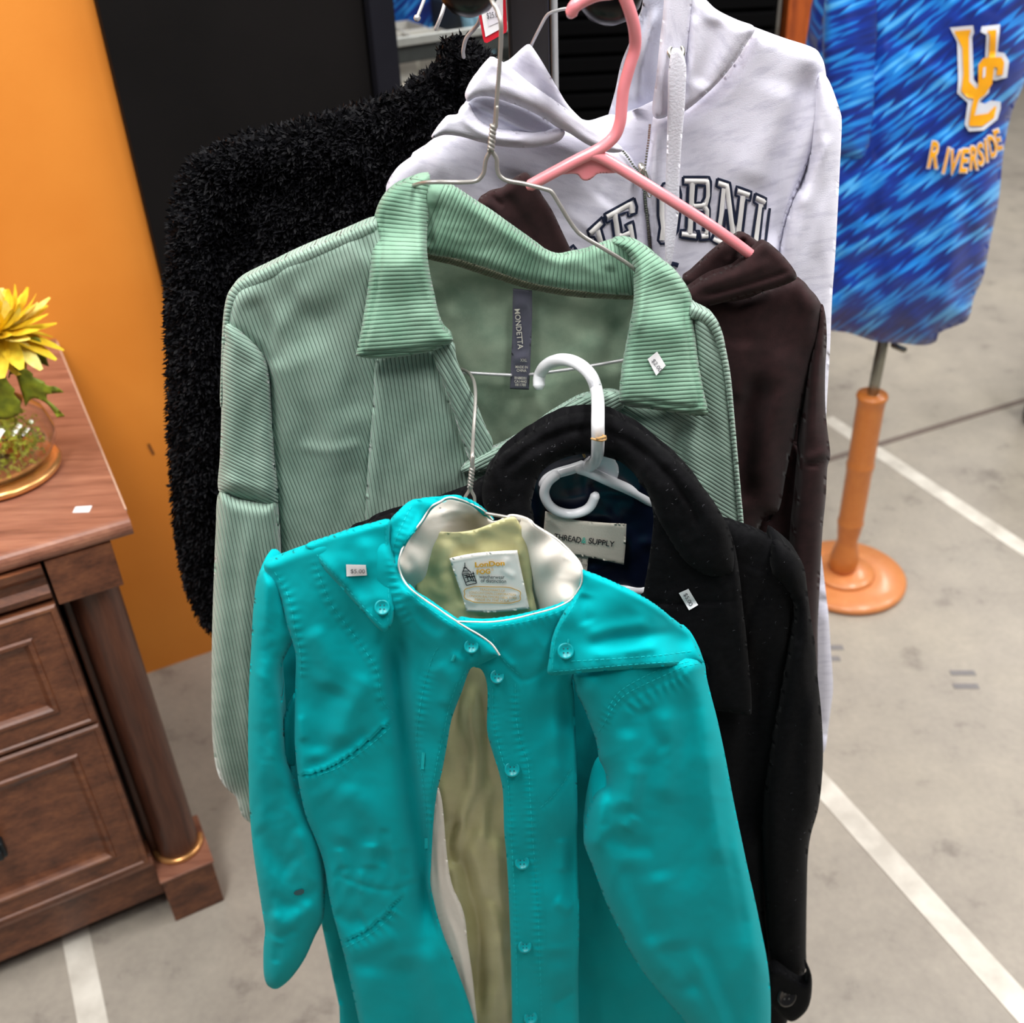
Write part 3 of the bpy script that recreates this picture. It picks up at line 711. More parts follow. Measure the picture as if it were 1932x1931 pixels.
# UC monogram and name on the jersey
U_out = [(1792, 52), (1836, 48), (1838, 62), (1834, 70), (1837, 150), (1843, 158), (1852, 150), (1858, 120), (1861, 66), (1850, 60), (1852, 50), (1887, 46), (1886, 60), (1882, 98), (1895, 100), (1904, 116), (1900, 146), (1878, 152), (1870, 150), (1866, 175), (1848, 192), (1858, 196), (1868, 190), (1872, 190), (1888, 192), (1888, 205), (1882, 225), (1856, 246), (1828, 248), (1820, 235), (1826, 194), (1806, 176), (1808, 150), (1806, 80)]
def decal(name, pts, rf, mat, parent, off, sp=3):
    fn = rf.depth
    L = np.array([p[:2] for p in pts], float); lo, hi = L.min(0), L.max(0)
    cu = bpy.data.curves.new(name, 'CURVE'); cu.dimensions = '2D'; cu.fill_mode = 'BOTH'; s = cu.splines.new('POLY'); s.points.add(len(L) - 1)
    for i, p in enumerate(L): s.points[i].co = (p[0], -p[1], 0, 1)
    s.use_cyclic_u = True; ob = bpy.data.objects.new(name, cu); COL.objects.link(ob)
    me = bpy.data.meshes.new_from_object(ob.evaluated_get(bpy.context.evaluated_depsgraph_get())); bpy.data.objects.remove(ob); bpy.data.curves.remove(cu)
    bm = bmesh.new(); bm.from_mesh(me)
    step = max(6.0, (hi - lo).max() / 14)
    for ax_, a, b in ((0, lo[0], hi[0]), (1, -hi[1], -lo[1])):
        x = a + step
        while x < b:
            no = Vector((1, 0, 0)) if ax_ == 0 else Vector((0, 1, 0)); co_ = Vector((x, 0, 0)) if ax_ == 0 else Vector((0, x, 0))
            bmesh.ops.bisect_plane(bm, geom=bm.verts[:] + bm.edges[:] + bm.faces[:], plane_co=co_, plane_no=no); x += step
    Q = np.array([(v.co.x, -v.co.y) for v in bm.verts]); W_ = P(Q[:, 0], Q[:, 1], fn(Q) - off)
    for v, c in zip(bm.verts, W_): v.co = c
    bm.to_mesh(me); bm.free(); me.materials.clear(); return link(name, me, mat, parent, smooth=True)
bpy.context.view_layer.update()
mono = decal('monogram_border', U_out, jr, M_jwhite, js, .006)
decal('monogram_letter', [(1800, 59), (1832, 56), (1828, 70), (1829, 154), (1842, 168), (1846, 163), (1846, 122), (1855, 110), (1866, 108), (1868, 66), (1862, 58), (1880, 56), (1878, 108), (1890, 108), (1895, 118), (1892, 142), (1880, 142), (1882, 128), (1876, 126), (1872, 158), (1858, 180), (1850, 184), (1846, 190), (1840, 214), (1838, 218), (1864, 214), (1878, 200), (1880, 202), (1876, 222), (1854, 238), (1830, 238), (1828, 234), (1834, 200), (1838, 186), (1826, 184), (1814, 172), (1818, 140), (1816, 90)], jr, M_jorange, mono, .009)
decal('monogram_gap', [(1855, 128), (1860, 126), (1859, 144), (1854, 148)], jr, M_jwhite, mono, .011)
wl = [('R', 1761, 292, 50, 4), ('I', 1785, 303, 48, 6), ('V', 1803, 306, 46, 4), ('E', 1820, 303, 44, 0), ('R', 1836, 298, 44, -4), ('S', 1850, 291, 42, -10), ('I', 1861, 284, 42, -12), ('D', 1872, 276, 40, -16), ('E', 1883, 264, 38, -20)]
for (ch, x, y, h, an) in wl:
    b_ = text('jersey_letter', ch, x, y, h + 5, an, jr.depth, M_jwhite, js, width=(11 if ch == 'I' else 21 if x < 1825 else 17) + 2, off=.006, bold=.05, shear=.25)
    text('letter_fill', ch, x, y, h, an, jr.depth, M_jorange, b_, width=(9 if ch == 'I' else 19 if x < 1825 else 15), off=.008, bold=.02, shear=.25)

# ================================================================== BACKGROUND CABINET
M_orpost = wood('orange_brown_post', (120, 48, 10), (176, 82, 24), (200, 100, 34), .5, along='z')
cb = empty('black_cabinet', (.75, 2.75, 0), 'black slatted cabinet standing in shadow behind the rack', 'cabinet')
YB = 3.0
pA = P(np.float64(1042), np.float64(100), YB); pB = P(np.float64(1470), np.float64(60), YB)
box('body', (pA[0], YB + .03, 0), (pB[0], YB + .6, 2.3), M_black_cab, cb, .004, uvz=False)
for i in range(46):
    z = .12 + i * .046; box('slat', (pA[0] + .01, YB, z), (pB[0] - .01, YB + .03, z + .036), M_black_cab, cb, .004, uvz=False)
pp = empty('wooden_post', tuple(P(np.float64(1506), np.float64(50), YB)), 'orange brown wooden post between the black cabinet and the jersey', 'post'); 
pC = P(np.float64(1484), np.float64(50), YB); pD = P(np.float64(1530), np.float64(50), YB)
pp.location = ((pC[0] + pD[0]) / 2, YB, 0)
box('shaft', (pC[0], YB, 0), (pD[0], YB + .08, 2.3), M_orpost, pp, .003, uvz=False)

# small things at the right edge
gb = PZ(np.float64(1996), np.float64(800), 0)
bn = empty('round_bin', tuple(gb), 'black round bin with yellow green upper half at the right edge', 'bin')
lathe('base', [(0, .002), (.098, .002), (.104, .012), (.106, .085), (.104, .09), (0, .09)], gb, plain('black_rubber', (24, 24, 26), .6), bn, n=48)
lathe('drum', [(0, .091), (.103, .091), (.106, .12), (.112, .5), (.114, .51), (.108, .51), (.1, .13), (0, .13)], gb, plain('yellow_green_plastic', (166, 180, 30), .4), bn, n=48, label='yellow green drum')
# blue cloth + glass dishes on the shelf unit
M_bcloth = M_jer
bl_ = empty('blue_garment', UV3(1.02, vS + .55, zS + .1), 'blue streaked garment hanging behind the glass dishes', 'clothing')
gxs = [onv(x, y, vS + .55) for x, y in ((690, -220), (880, -260), (893, 40), (880, 70), (800, 90), (700, 120))]
sheet('cloth', [(690, -220), (880, -260), (890, -60), (896, 20), (893, 62), (800, 84), (690, 112)], float(np.mean([g[1] for g in gxs])), M_bcloth, bl_, sp=8, R=30, T=.02, back=.02, strokes=[([(760, -200), (770, 100)], 14, 14), ([(820, -200), (835, 100)], 12, -12)])
# ================================================================== GARMENT RACK
M_gloss = plain('glossy_black', (8, 8, 9), .28, 0, .3, .0)
M_chrome = plain('chrome_wire', (186, 186, 188), .35, .45)
M_wire = plain('zinc_wire', (158, 155, 150), .35, .5)
M_satin = plain('satin_black_pole', (28, 26, 26), .3, 0, .5)
def f64(*a): return [np.float64(x) for x in a]
def PP(px, py, Y): return P(np.float64(px), np.float64(py), np.float64(Y))
YR = 1.30
pole = PP(996, 40, YR)
rack = empty('garment_rack', (pole[0], YR, 0), 'black four way garment rack with glossy ball ended arms', 'rack')
hw = 38 / FPX * ((pole - CAM) @ FW)
box('post', (pole[0] - hw, YR - hw, .06), (pole[0] + hw, YR + hw, 1.86), M_satin, rack, .004, uvz=False)
tube('post_tube', [(pole[0] + hw + .008, YR + .02, .10), (pole[0] + hw + .008, YR + .02, 1.84)], .0042, M_chrome, rack, n=12, straight=True, label='thin silver tube beside the post')
for s in (-1, 1):
    box('foot', (pole[0] + (0 if s > 0 else -.42), YR - .025, .02), (pole[0] + (.42 if s > 0 else 0), YR + .025, .06), M_satin, rack, .005, uvz=False)
box('foot', (pole[0] - .025, YR - .40, .02), (pole[0] + .025, YR + .40, .059), M_satin, rack, .005, uvz=False)
arms = []
for (bx, by, YBall, sx_, nm) in ((885, -22, .95, 58, 'left'), (1151, -10, .97, 62, 'right')):
    c = PP(bx, by, YBall); Zc = (c - CAM) @ FW; rbll = sx_ / FPX * Zc
    base = np.array([pole[0], YR, c[2] + .035])
    tube('arm', [base, base + (c - base) * .5 + np.array([0, 0, .004]), c + np.array([0, .02, .008])], .0085, M_gloss, rack, n=16)
    lathe('arm_ball', [(0, -rbll * .85), (rbll * .35, -rbll * .8), (rbll * .7, -rbll * .6), (rbll * .93, -rbll * .3), (rbll, 0), (rbll * .93, rbll * .3), (rbll * .7, rbll * .6), (rbll * .35, rbll * .8), (0, rbll * .85)], c, M_gloss, rack, n=48, axis=(0, -.25, 1))
    arms.append((c, rbll))

def wire(name, pts, rpx, mat, parent, Z=None, **kw):
    """pts: (px, py, Y) -> round wire; rpx = half thickness in px"""
    W_ = [PP(*p) for p in pts]; zc = np.mean([(q - CAM) @ FW for q in W_])
    return tube(name, W_, rpx / FPX * zc, mat, parent, **kw)
def twist(parent, p0, p1, Y, rpx, turns=4.5, amp=3.6):
    for ph in (0, math.pi):
        pts = []
        for i in range(41):
            t = i / 40; a = 2 * math.pi * turns * t + ph
            pts.append((p0[0] + (p1[0] - p0[0]) * t + amp * math.cos(a), p0[1] + (p1[1] - p0[1]) * t, Y + .0018 * math.sin(a)))
        wire('wire_twist', pts, rpx, M_wire, parent, n=8, sub=2)

# two hook tips of other hangers at the left arm
h1 = empty('metal_hanger', tuple(PP(800, 5, 1.12)), 'silver hanger hook with ball tip at the upper left of the rack', 'hanger')
wire('hook', [(787, 33, 1.10), (800, 0, 1.11), (820, -60, 1.14), (862, -96, 1.16), (895, -60, 1.16)], 3.4, M_chrome, h1)
lathe('ball_tip', [(0, -.0035), (.0025, -.0025), (.0036, 0), (.0025, .0025), (0, .0035)], PP(787, 34, 1.10), M_chrome, h1, n=16)
h2 = empty('metal_hanger', tuple(PP(830, 20, 1.06)), 'plain silver hanger hook end beside the left arm ball', 'hanger')
wire('hook', [(822, 55, 1.05), (834, 25, 1.05), (850, -30, 1.07), (880, -80, 1.09), (905, -40, 1.10)], 3.6, M_chrome, h2)

# ================================================================== BLACK FLEECE JACKET
M_fleece = fabric('black_fleece', (8, 8, 10), (5, 5, 6), rough=.95, grain=700, gs=.3, sheen=.0, spec=.05)
M_pile = fabric('black_fleece_pile', (16, 16, 20), (5, 5, 8), rough=.6, grain=700, gs=.2, sheen=.0, mott=60, spec=.12)
fj = empty('fleece_jacket', tuple(PP(640, 600, 1.16)), 'black shaggy fleece jacket hanging at the back left of the rack', 'jacket')
YF = 1.16
fp = [(923, 104), (905, 92), (889, 78), (874, 70), (861, 69), (845, 74), (833, 84), (824, 104), (818, 122), (799, 138), (768, 160), (734, 180), (700, 192), (662, 203), (622, 214), (580, 226), (538, 238), (500, 246), (466, 253), (429, 267), (400, 278), (383, 287), (362, 302), (349, 320), (338, 345), (331, 370), (325, 400), (321, 440), (318, 500), (315, 560), (315, 620), (317, 700), (319, 800), (323, 900), (331, 1000), (346, 1090), (370, 1155), (400, 1196), (450, 1215), (520, 1180), (600, 1150), (700, 1100), (850, 900), (960, 700), (975, 400), (960, 200)]
fb, fr = sheet('body', fp, YF, M_fleece, fj, sp=9, R=70, T=.035, back=.02, strokes=[([(470, 330), (450, 600), (440, 900), (440, 1150)], 34, -16), ([(380, 420), (370, 700), (390, 1000)], 40, 10), ([(880, 100), (862, 190), (900, 280)], 18, -12)], wr=[(5, 60, 60, 0)])
# tufts of pile
L = fr.L; lo, hi = L.min(0), L.max(0)
Q = rng.uniform(lo, hi, (90000, 2)); Q = Q[inside(Q, L)]
vis = (Q[:, 0] < 560) | (Q[:, 1] < 520); Q = Q[vis]
be = []
for a, b in zip(L, np.roll(L, -1, 0)):
    n = max(1, int(np.hypot(*(b - a)) / 2.2))
    for t in np.linspace(0, 1, n, endpoint=False):
        q = a + (b - a) * t
        if q[0] < 600 or q[1] < 260: be.append(q)
Q = np.concatenate([Q[:30000], np.array(be)])
D_ = fr.depth(Q); base = P(Q[:, 0], Q[:, 1], D_ - .001); N = len(Q)
grad = np.stack([fr.depth(Q + [4, 0]) - D_, fr.depth(Q + [0, 4]) - D_], 1)
cen = np.array([640., 650.]); out = Q - cen; out /= np.hypot(out[:, 0], out[:, 1])[:, None]
dd = seg_dist(Q, L, True)[0]; ew = np.exp(-dd / 28)[:, None]
dirpx = rng.normal(size=(N, 2)) * .7 + np.array([-.15, .35]) + out * ew * 1.4
dirpx /= np.hypot(dirpx[:, 0], dirpx[:, 1])[:, None]
dw = dirpx[:, :1] * RT + dirpx[:, 1:] * DN + np.array([0, -1.0, 0]) * rng.uniform(.25, 1.0, (N, 1)) * (1 - .6 * ew)
dw /= np.linalg.norm(dw, axis=1)[:, None]
sd = np.cross(dw, rng.normal(size=(N, 3))); sd /= np.linalg.norm(sd, axis=1)[:, None]
ln = rng.uniform(.004, .0085, (N, 1)); wd_ = rng.uniform(.0007, .0015, (N, 1)); cu_ = np.cross(sd, dw) * ln * rng.uniform(-.5, .5, (N, 1))
v0 = base - sd * wd_; v1 = base + sd * wd_; v2 = base + dw * ln * .55 + sd * wd_ * 1.2 + cu_ * .4; v3 = base + dw * ln * .55 - sd * wd_ * 1.2 + cu_ * .4; v4 = base + dw * ln + cu_
Vt = np.stack([v0, v1, v2, v3, v4], 1).reshape(-1, 3); b5 = np.arange(N) * 5
Ft = np.concatenate([np.stack([b5, b5 + 1, b5 + 2], 1), np.stack([b5, b5 + 2, b5 + 3], 1), np.stack([b5 + 3, b5 + 2, b5 + 4], 1)])
me = mesh_np('fleece_pile', Vt, Ft); lay = me.uv_layers.new(name='UVMap'); vi = np.empty(len(me.loops), np.int32); me.loops.foreach_get('vertex_index', vi)
uv = np.repeat(np.stack([base[:, 0], base[:, 2]], 1), 5, 0); lay.data.foreach_set('uv', uv[vi].astype(np.float32).ravel())
link('fleece_pile', me, M_pile, fj, 'shaggy curly pile', kind='stuff', smooth=False)
h3 = empty('wire_hanger', tuple(PP(890, 60, 1.10)), 'silver wire hanger holding the black fleece jacket', 'hanger')
wire('hook', [(875, 108, 1.118), (874, 95, 1.115), (880, 72, 1.11), (895, 54, 1.10), (905, 38, 1.08), (912, 0, 1.06), (905, -50, 1.05), (880, -72, 1.05), (850, -55, 1.05)], 4, M_chrome, h3)
# red edged price tag
tg = empty('price_tag', tuple(PP(930, 30, 1.06)), 'white swing tag with red edge reading $25.00', 'tag')
M_red = plain('red_card', (206, 22, 44), .5); M_white = plain('white_card', (240, 238, 240), .6); M_black = plain('black_print', (28, 28, 32), .8)
flat = Relief((np.array([[0, 0], [1, 0], [1, 1.]]), []), 1.06, 1, 0, [], (), None)
flat.relief = lambda Q, d=None: np.zeros(len(Q))
M_red2 = M_red
decal('card', [(900, -60), (904, 30), (911, 72), (914, 80), (919, 81), (955, 61), (957, 54), (954, 0), (950, -60)], flat, M_red, tg, 0)
decal('card_face', [(904, -60), (909, 30), (916, 70), (949, 52), (949, 0), (945, -60)], flat, M_white, tg, .0008)
decal('price_label', [(918, 18), (943, 8), (945, 40), (922, 50)], flat, plain('label_white', (226, 222, 230), .6), tg, .0014)
text('print', '$25.00', 931, 29, 13, -8, flat.depth, M_ink, tg, width=25, off=.0022)

# ================================================================== GREY HOODIE
M_hood = fabric('heather_grey', (220, 219, 233), (202, 201, 217), rough=.9, grain=800, gs=.35, sheen=.2, mott=30, aniso=(1, 3.4), rot=.25, lo=.36, hi=.52)
M_hood_in = fabric('grey_terry', (196, 198, 212), (180, 182, 198), rough=.95, grain=500, gs=.5, sheen=.2)
M_rib = corduroy('heather_rib', (222, 221, 230), (196, 196, 208), .0022)
M_navy = fabric('navy_embroidery', (26, 36, 62), (18, 26, 48), rough=.7, grain=500, gs=.4)
M_emb = fabric('white_embroidery', (240, 238, 236), (226, 224, 222), rough=.65, grain=420, gs=.5, aniso=(1, 6))
M_cord = fabric('white_drawstring', (232, 232, 240), (220, 220, 232), rough=.7, grain=420, gs=.7)
M_zip = plain('nickel_zip', (206, 204, 192), .25, .9)
gh = empty('grey_hoodie', tuple(PP(1200, 500, 1.08)), 'heather grey zip hoodie with navy outlined varsity letters', 'hoodie')
YG = 1.09
sheet('back', [(760, 330), (900, 280), (1090, 232), (1180, 215), (1400, 120), (1500, 200), (1540, 400), (1540, 900), (1500, 1500), (700, 1500), (740, 900)], YG + .012, M_hood, gh, sp=22, R=50, T=.006, back=.012)
# left front
gl = [(728, 372), (731, 345), (749, 317), (770, 300), (790, 286), (815, 264), (860, 240), (950, 225), (1050, 245), (1140, 262, 1), (1178, 284), (1200, 310), (1211, 345), (1218, 400), (1226, 480), (1232, 700), (1236, 1200, 1), (780, 1250, 1), (745, 900), (728, 500)]
_, gl_r = sheet('left_front', gl, YG, M_hood, gh, sp=6, R=30, T=.014, back=.004, ang=.35,
    strokes=[([(1040, 268), (1100, 290), (1170, 296)], 8, 2.5), ([(1187, 310), (1196, 360), (1206, 480)], 3.5, -3), ([(1150, 380), (1100, 440)], 40, 4), ([(800, 300), (880, 330), (950, 420)], 34, 6), ([(780, 360), (850, 420)], 26, -4), ([(1000, 330), (960, 420)], 30, -4)], wr=[(1.2, 90, 60, .5)])
# right front
gr_ = [(1232, 222, 1), (1262, 216), (1295, 211), (1349, 165), (1386, 120), (1423, 51, 1), (1477, 71), (1534, 90), (1549, 106), (1556, 124), (1562, 160), (1575, 200), (1530, 300), (1497, 380), (1478, 441), (1470, 520), (1470, 800), (1480, 1300, 1), (1240, 1300, 1), (1236, 700), (1230, 480), (1221, 400), (1216, 345), (1222, 300), (1228, 260)]
_, gr_r = sheet('right_front', gr_, YG, M_hood, gh, sp=6, R=30, T=.016, back=.004, ang=-.25,
    strokes=[([(1240, 232), (1236, 300), (1232, 400), (1240, 480)], 5, 3), ([(1252, 260), (1245, 330), (1243, 470)], 4, -2.5), ([(1534, 110), (1512, 200), (1480, 300), (1458, 400), (1455, 500)], 22, -12), ([(1480, 150), (1450, 260), (1420, 360)], 44, 4),
             ([(1240, 225), (1262, 222), (1290, 218)], 6, 3), ([(1400, 95), (1390, 140), (1350, 185), (1300, 222)], 4, -2)], wr=[(1.1, 60, 110, .3)])
_, gs_r = sheet('sleeve', [(1540, 150), (1560, 145), (1584, 206), (1588, 238), (1584, 330), (1576, 480), (1570, 560), (1566, 660), (1560, 760), (1552, 900), (1540, 1000), (1500, 1100), (1470, 1000), (1470, 600), (1470, 500), (1478, 436), (1496, 378), (1522, 320)], YG - .002, M_hood, gh, sp=6, R=34, T=.026, back=.02, ang=-.1,
    strokes=[([(1561, 258), (1520, 322), (1495, 379), (1478, 441), (1471, 520)], 3.5, -3), ([(1570, 250), (1532, 330), (1506, 400)], 10, 3)], wr=[(2, 30, 90, .1)])
ribbon('stitching', dashes([(1556, 262), (1514, 324), (1488, 384), (1470, 450)], 6, 3), 1.6, gr_r.depth, plain('lilac_thread', (196, 196, 212), .7), gh, off=.001, smoothed=False, kind='stuff')
# hood: inside, band, right outer, left crumpled pieces
_, hi_r = sheet('hood_inside', [(1215, -120), (1213, 0), (1204, 34), (1190, 75), (1172, 120), (1161, 171), (1147, 220, 1), (1190, 238, 1), (1240, 232), (1262, 140), (1276, 0), (1290, -120)], YG + .03, M_hood_in, gh, sp=6, R=16, T=.006, back=.006,
    strokes=[([(1242, 10), (1218, 90), (1205, 150), (1203, 210)], 8, 9), ([(1222, 0), (1196, 90), (1180, 180)], 12, -7)])
_, hb_r = sheet('hood_band', [(1254, -120), (1253, 0), (1246, 70), (1239, 140), (1232, 190), (1231, 212), (1238, 224), (1254, 222), (1264, 214), (1280, 190), (1296, 100), (1308, 0), (1314, -120)], YG - .028, M_hood, gh, sp=5, R=14, T=.007, back=.006, ang=1.4, strokes=[([(1258, -60), (1250, 70), (1242, 150), (1240, 205)], 3, -1.5)])
_, ho_r = sheet('hood', [(1296, -130), (1296, 0), (1292, 90), (1284, 160), (1268, 214), (1295, 208), (1349, 162), (1386, 118), (1410, 80), (1424, 52), (1392, 38), (1355, 20), (1335, 2), (1318, -20), (1322, -130)], YG - .022, M_hood, gh, sp=5, R=26, T=.012, back=.006, ang=.8,
    strokes=[([(1350, 30), (1345, 90), (1318, 170)], 18, -5), ([(1310, 20), (1310, 100), (1290, 180)], 10, 3), ([(1420, 56), (1384, 116), (1346, 160), (1290, 205)], 5, 3)])
_, nk_r = sheet('neck_back', [(1086, 222), (1110, 228), (1147, 217), (1180, 209), (1236, 190), (1240, 224), (1230, 250), (1224, 330), (1210, 330), (1190, 290), (1130, 262)], YG + .026, M_hood_in, gh, sp=5, R=8, T=.003, back=.003, strokes=[([(1090, 230), (1150, 226), (1236, 206)], 10, 5), ([(1120, 248), (1180, 238), (1230, 228)], 2.5, -1.5)])
disc_decal('neck_label', [(1155, 258), (1208, 246), (1212, 256), (1165, 285)], nk_r, M_white, gh, off=.002, label='white neck label reading flex')
text('label_print', 'flex', 1181, 273, 11, -10, lambda Q: nk_r.depth(Q), M_black, gh, width=27, off=.003, bold=.02)
_, pk_r = sheet('hood_peak', [(930, 135), (961, 113), (984, 92), (995, 84), (1002, 86), (1012, 100), (1026, 122), (1051, 165), (1070, 196), (1094, 222), (1140, 262), (1080, 250), (1000, 190)], YG - .025, M_hood, gh, sp=5, R=16, T=.006, back=.005, ang=.6, strokes=[([(990, 120), (1040, 190), (1090, 240)], 14, -3)])
_, fb_r = sheet('hood_fold', [(914, 119), (927, 109), (944, 116), (968, 132), (1000, 158), (1045, 190), (1091, 222), (1130, 246), (1160, 268), (1176, 284), (1150, 288), (1110, 274), (1075, 252), (1050, 240), (1030, 226), (990, 205), (950, 190), (920, 182), (898, 184), (883, 192), (877, 180), (881, 166), (890, 150)], YG - .052, M_hood, gh, sp=4, R=16, T=.011, back=.008, ang=.6,
    strokes=[([(905, 150), (960, 170), (1030, 205), (1090, 245)], 14, 3.5), ([(1060, 215), (1110, 250), (1160, 278)], 8, -2)])
_, in_r = sheet('hood_lining_fold', [(878, 192), (896, 182), (930, 182), (980, 200), (1030, 226), (1052, 240), (1058, 252), (1030, 262), (960, 258), (900, 240), (870, 220)], YG - .038, M_hood_in, gh, sp=4, R=14, T=.004, back=.004, strokes=[([(885, 196), (930, 215), (980, 240), (1030, 256)], 4, 4), ([(880, 208), (920, 238), (960, 250)], 5, 3)])
_, lp_r = sheet('hood_lip', [(814, 262), (818, 250), (832, 232), (842, 222), (862, 219), (866, 208), (876, 198), (886, 196), (892, 212), (908, 232), (940, 246), (980, 251), (1020, 252), (1044, 247), (1058, 244), (1066, 250), (1058, 264), (1036, 274), (1000, 279), (950, 277), (905, 268), (870, 258), (838, 255)], YG - .05, M_hood, gh, sp=4, R=12, T=.008, back=.010, ang=.2, strokes=[([(870, 216), (890, 240), (930, 258), (1000, 266)], 7, 3)])
# zip
zt_ = [(1173, 282), (1184, 296), (1196, 314), (1208, 326)]; zt2 = [(1226, 236), (1224, 260), (1220, 290), (1216, 322)]
_zl = lambda pl, n: [tuple(np.array([np.interp(t, np.linspace(0, 1, len(pl)), [p[i] for p in pl]) for i in (0, 1)])) for t in np.linspace(0, 1, n)]
V, F = [], []
def tooth(px, py, Y, s=.0011):
    c = PP(px, py, Y); s0 = len(V)
    for dx in (-1, 1):
        for dy in (-1, 1):
            for dz in (-1, 1): V.append(c + np.array([dx * s, dy * s * .7, dz * s * .75]))
    F.extend([tuple(s0 + k for k in f) for f in ((0, 1, 3, 2), (4, 6, 7, 5), (0, 4, 5, 1), (2, 3, 7, 6), (0, 2, 6, 4), (1, 5, 7, 3))])
for p in _zl(zt_, 13): tooth(p[0], p[1], YG - .014)
for p in _zl(zt2, 19): tooth(p[0], p[1], YG - .014)
for p in _zl([(1214, 345), (1222, 420), (1228, 490)], 34): tooth(p[0], p[1], YG - .004)
zp = link('zip_teeth', mesh_py('zip_teeth', V, F), M_zip, gh, kind='stuff', smooth=False)
wire('zip_slider', [(1209, 312, YG - .018), (1212, 322, YG - .022), (1214, 334, YG - .020)], 6.5, M_zip, gh, n=12)
wire('zip_pull', [(1212, 318, YG - .025), (1207, 330, YG - .026), (1216, 345, YG - .026), (1222, 370, YG - .024), (1229, 366, YG - .024), (1224, 340, YG - .026), (1218, 322, YG - .026)], 1.6, M_zip, gh, n=8)
# drawstring and eyelet
gc = hb_r.at(1277, 98, .0015); eyr = .0085
lathe('eyelet', [(eyr * .55, 0), (eyr * .62, .0014), (eyr * .85, .0018), (eyr, 0)], ho_r.at(1276, 98, .003), M_zip, gh, axis=(0, -.8, .5), n=32)
_, ds_r = sheet('drawstring', [(1266, 100), (1270, 92), (1280, 92), (1288, 100), (1294, 120), (1295, 140), (1292, 200), (1287, 260), (1283, 320), (1281, 380), (1277, 430), (1272, 470), (1266, 500), (1259, 505), (1255, 480), (1255, 430), (1256, 350), (1258, 280), (1260, 200), (1261, 140)], YG - .045, M_cord, gh, sp=4, R=7, T=.0016, back=.0012, ang=.05)
# varsity letters
def letter(parent, rf, outline, strokes_, name='letter'):
    b_ = ribbon(name, outline, 5.0, rf.depth, M_navy, parent, off=.0016, raise_=.0006, smoothed=False)
    ribbon('letter_fill', strokes_, 9.5, rf.depth, M_emb, b_, off=.0012, raise_=.0022, smoothed=False)
s6 = lambda pts: [(1180 + x / 6.44, 320 + y / 6.44) for x, y in pts]
R_out = [s6([(700, 90), (1015, 90), (1038, 150), (1030, 330), (1010, 430), (1022, 480), (1020, 640), (940, 740), (1010, 745), (1020, 850), (905, 860), (895, 745), (850, 740), (880, 770), (870, 855), (665, 825), (672, 735), (735, 735), (760, 190), (700, 185), (700, 90)]), s6([(865, 190), (970, 200), (960, 340), (920, 405), (850, 405), (865, 190)]), s6([(845, 510), (940, 515), (960, 570), (945, 745)]), s6([(845, 510), (840, 745)])]
letter(gh, gr_r, R_out, [s6([(720, 140), (1000, 145), (1010, 320), (980, 430), (830, 445)]), s6([(815, 160), (785, 780)]), s6([(685, 785), (860, 815)]), s6([(960, 450), (1000, 500), (990, 780)]), s6([(930, 815), (1010, 805)])])
N_out = [s6([(1115, 110), (1270, 160), (1340, 680), (1380, 330), (1335, 315), (1350, 205), (1530, 270), (1515, 380), (1470, 370), (1420, 800)]), s6([(1115, 110), (1105, 205), (1165, 235), (1110, 700), (1040, 860), (1170, 935)]), s6([(1225, 480), (1190, 750)]), s6([(1225, 480), (1260, 800), (1330, 820)])]
letter(gh, gr_r, N_out, [s6([(1130, 165), (1240, 200), (1310, 800)]), s6([(1190, 230), (1160, 560), (1120, 800)]), s6([(1365, 260), (1510, 310)]), s6([(1430, 320), (1370, 800)]), s6([(1070, 850), (1180, 900)])])
I_out = [s6([(1575, 290), (1710, 350), (1700, 475), (1670, 470), (1625, 900)]), s6([(1575, 290), (1560, 400), (1605, 430), (1540, 850)]), s6([(1755, 470), (1700, 900)])]
letter(gh, gr_r, I_out, [s6([(1590, 340), (1705, 400)]), s6([(1645, 420), (1590, 870)])])
O_out = [s6([(520, 160), (460, 170), (430, 220), (395, 300), (395, 560), (420, 700), (395, 860), (430, 905), (490, 900), (560, 860), (640, 740), (670, 500), (675, 300), (650, 200)])]
letter(gh, gr_r, O_out, [s6([(445, 300), (445, 560), (455, 720), (445, 860)]), s6([(625, 300), (630, 480), (600, 700)])])
s9 = lambda pts: [(1060 + x / 9.66, 340 + y / 9.66) for x, y in pts]
F_out = [s9([(1320, 325), (775, 620), (820, 780), (910, 730), (960, 1100)]), s9([(1320, 325), (1370, 490), (1360, 600), (1210, 670), (1200, 580), (1040, 640), (1100, 970), (1200, 920), (1150, 820), (1300, 745), (1350, 1060), (1290, 1110)])]
letter(gh, gl_r, F_out, [s9([(830, 670), (1260, 420), (1290, 600)]), s9([(970, 620), (1030, 1080)]), s9([(1060, 1020), (1240, 960)]), s9([(1250, 810), (1300, 1080)])])
T_out = [s9([(740, 670), (465, 920), (500, 1040), (590, 1040), (650, 1180)]), s9([(740, 670), (780, 810), (715, 880), (780, 1110)])]
letter(gh, gl_r, T_out, [s9([(520, 970), (720, 780)]), s9([(660, 920), (730, 1180)])])
ribbon('letter', [s9([(150, 1240), (210, 1190), (280, 1300)])], 6, gl_r.depth, M_navy, gh, off=.002, raise_=.0006, smoothed=False)
ribbon('letter', [[(1262, 502), (1270, 498), (1280, 501)]], 9, gr_r.depth, M_navy, gh, off=.002, raise_=.0006, smoothed=False)
h4 = empty('wire_hanger', tuple(PP(1040, 30, 1.02)), 'silver wire hanger hook rising from the grey hoodie', 'hanger')
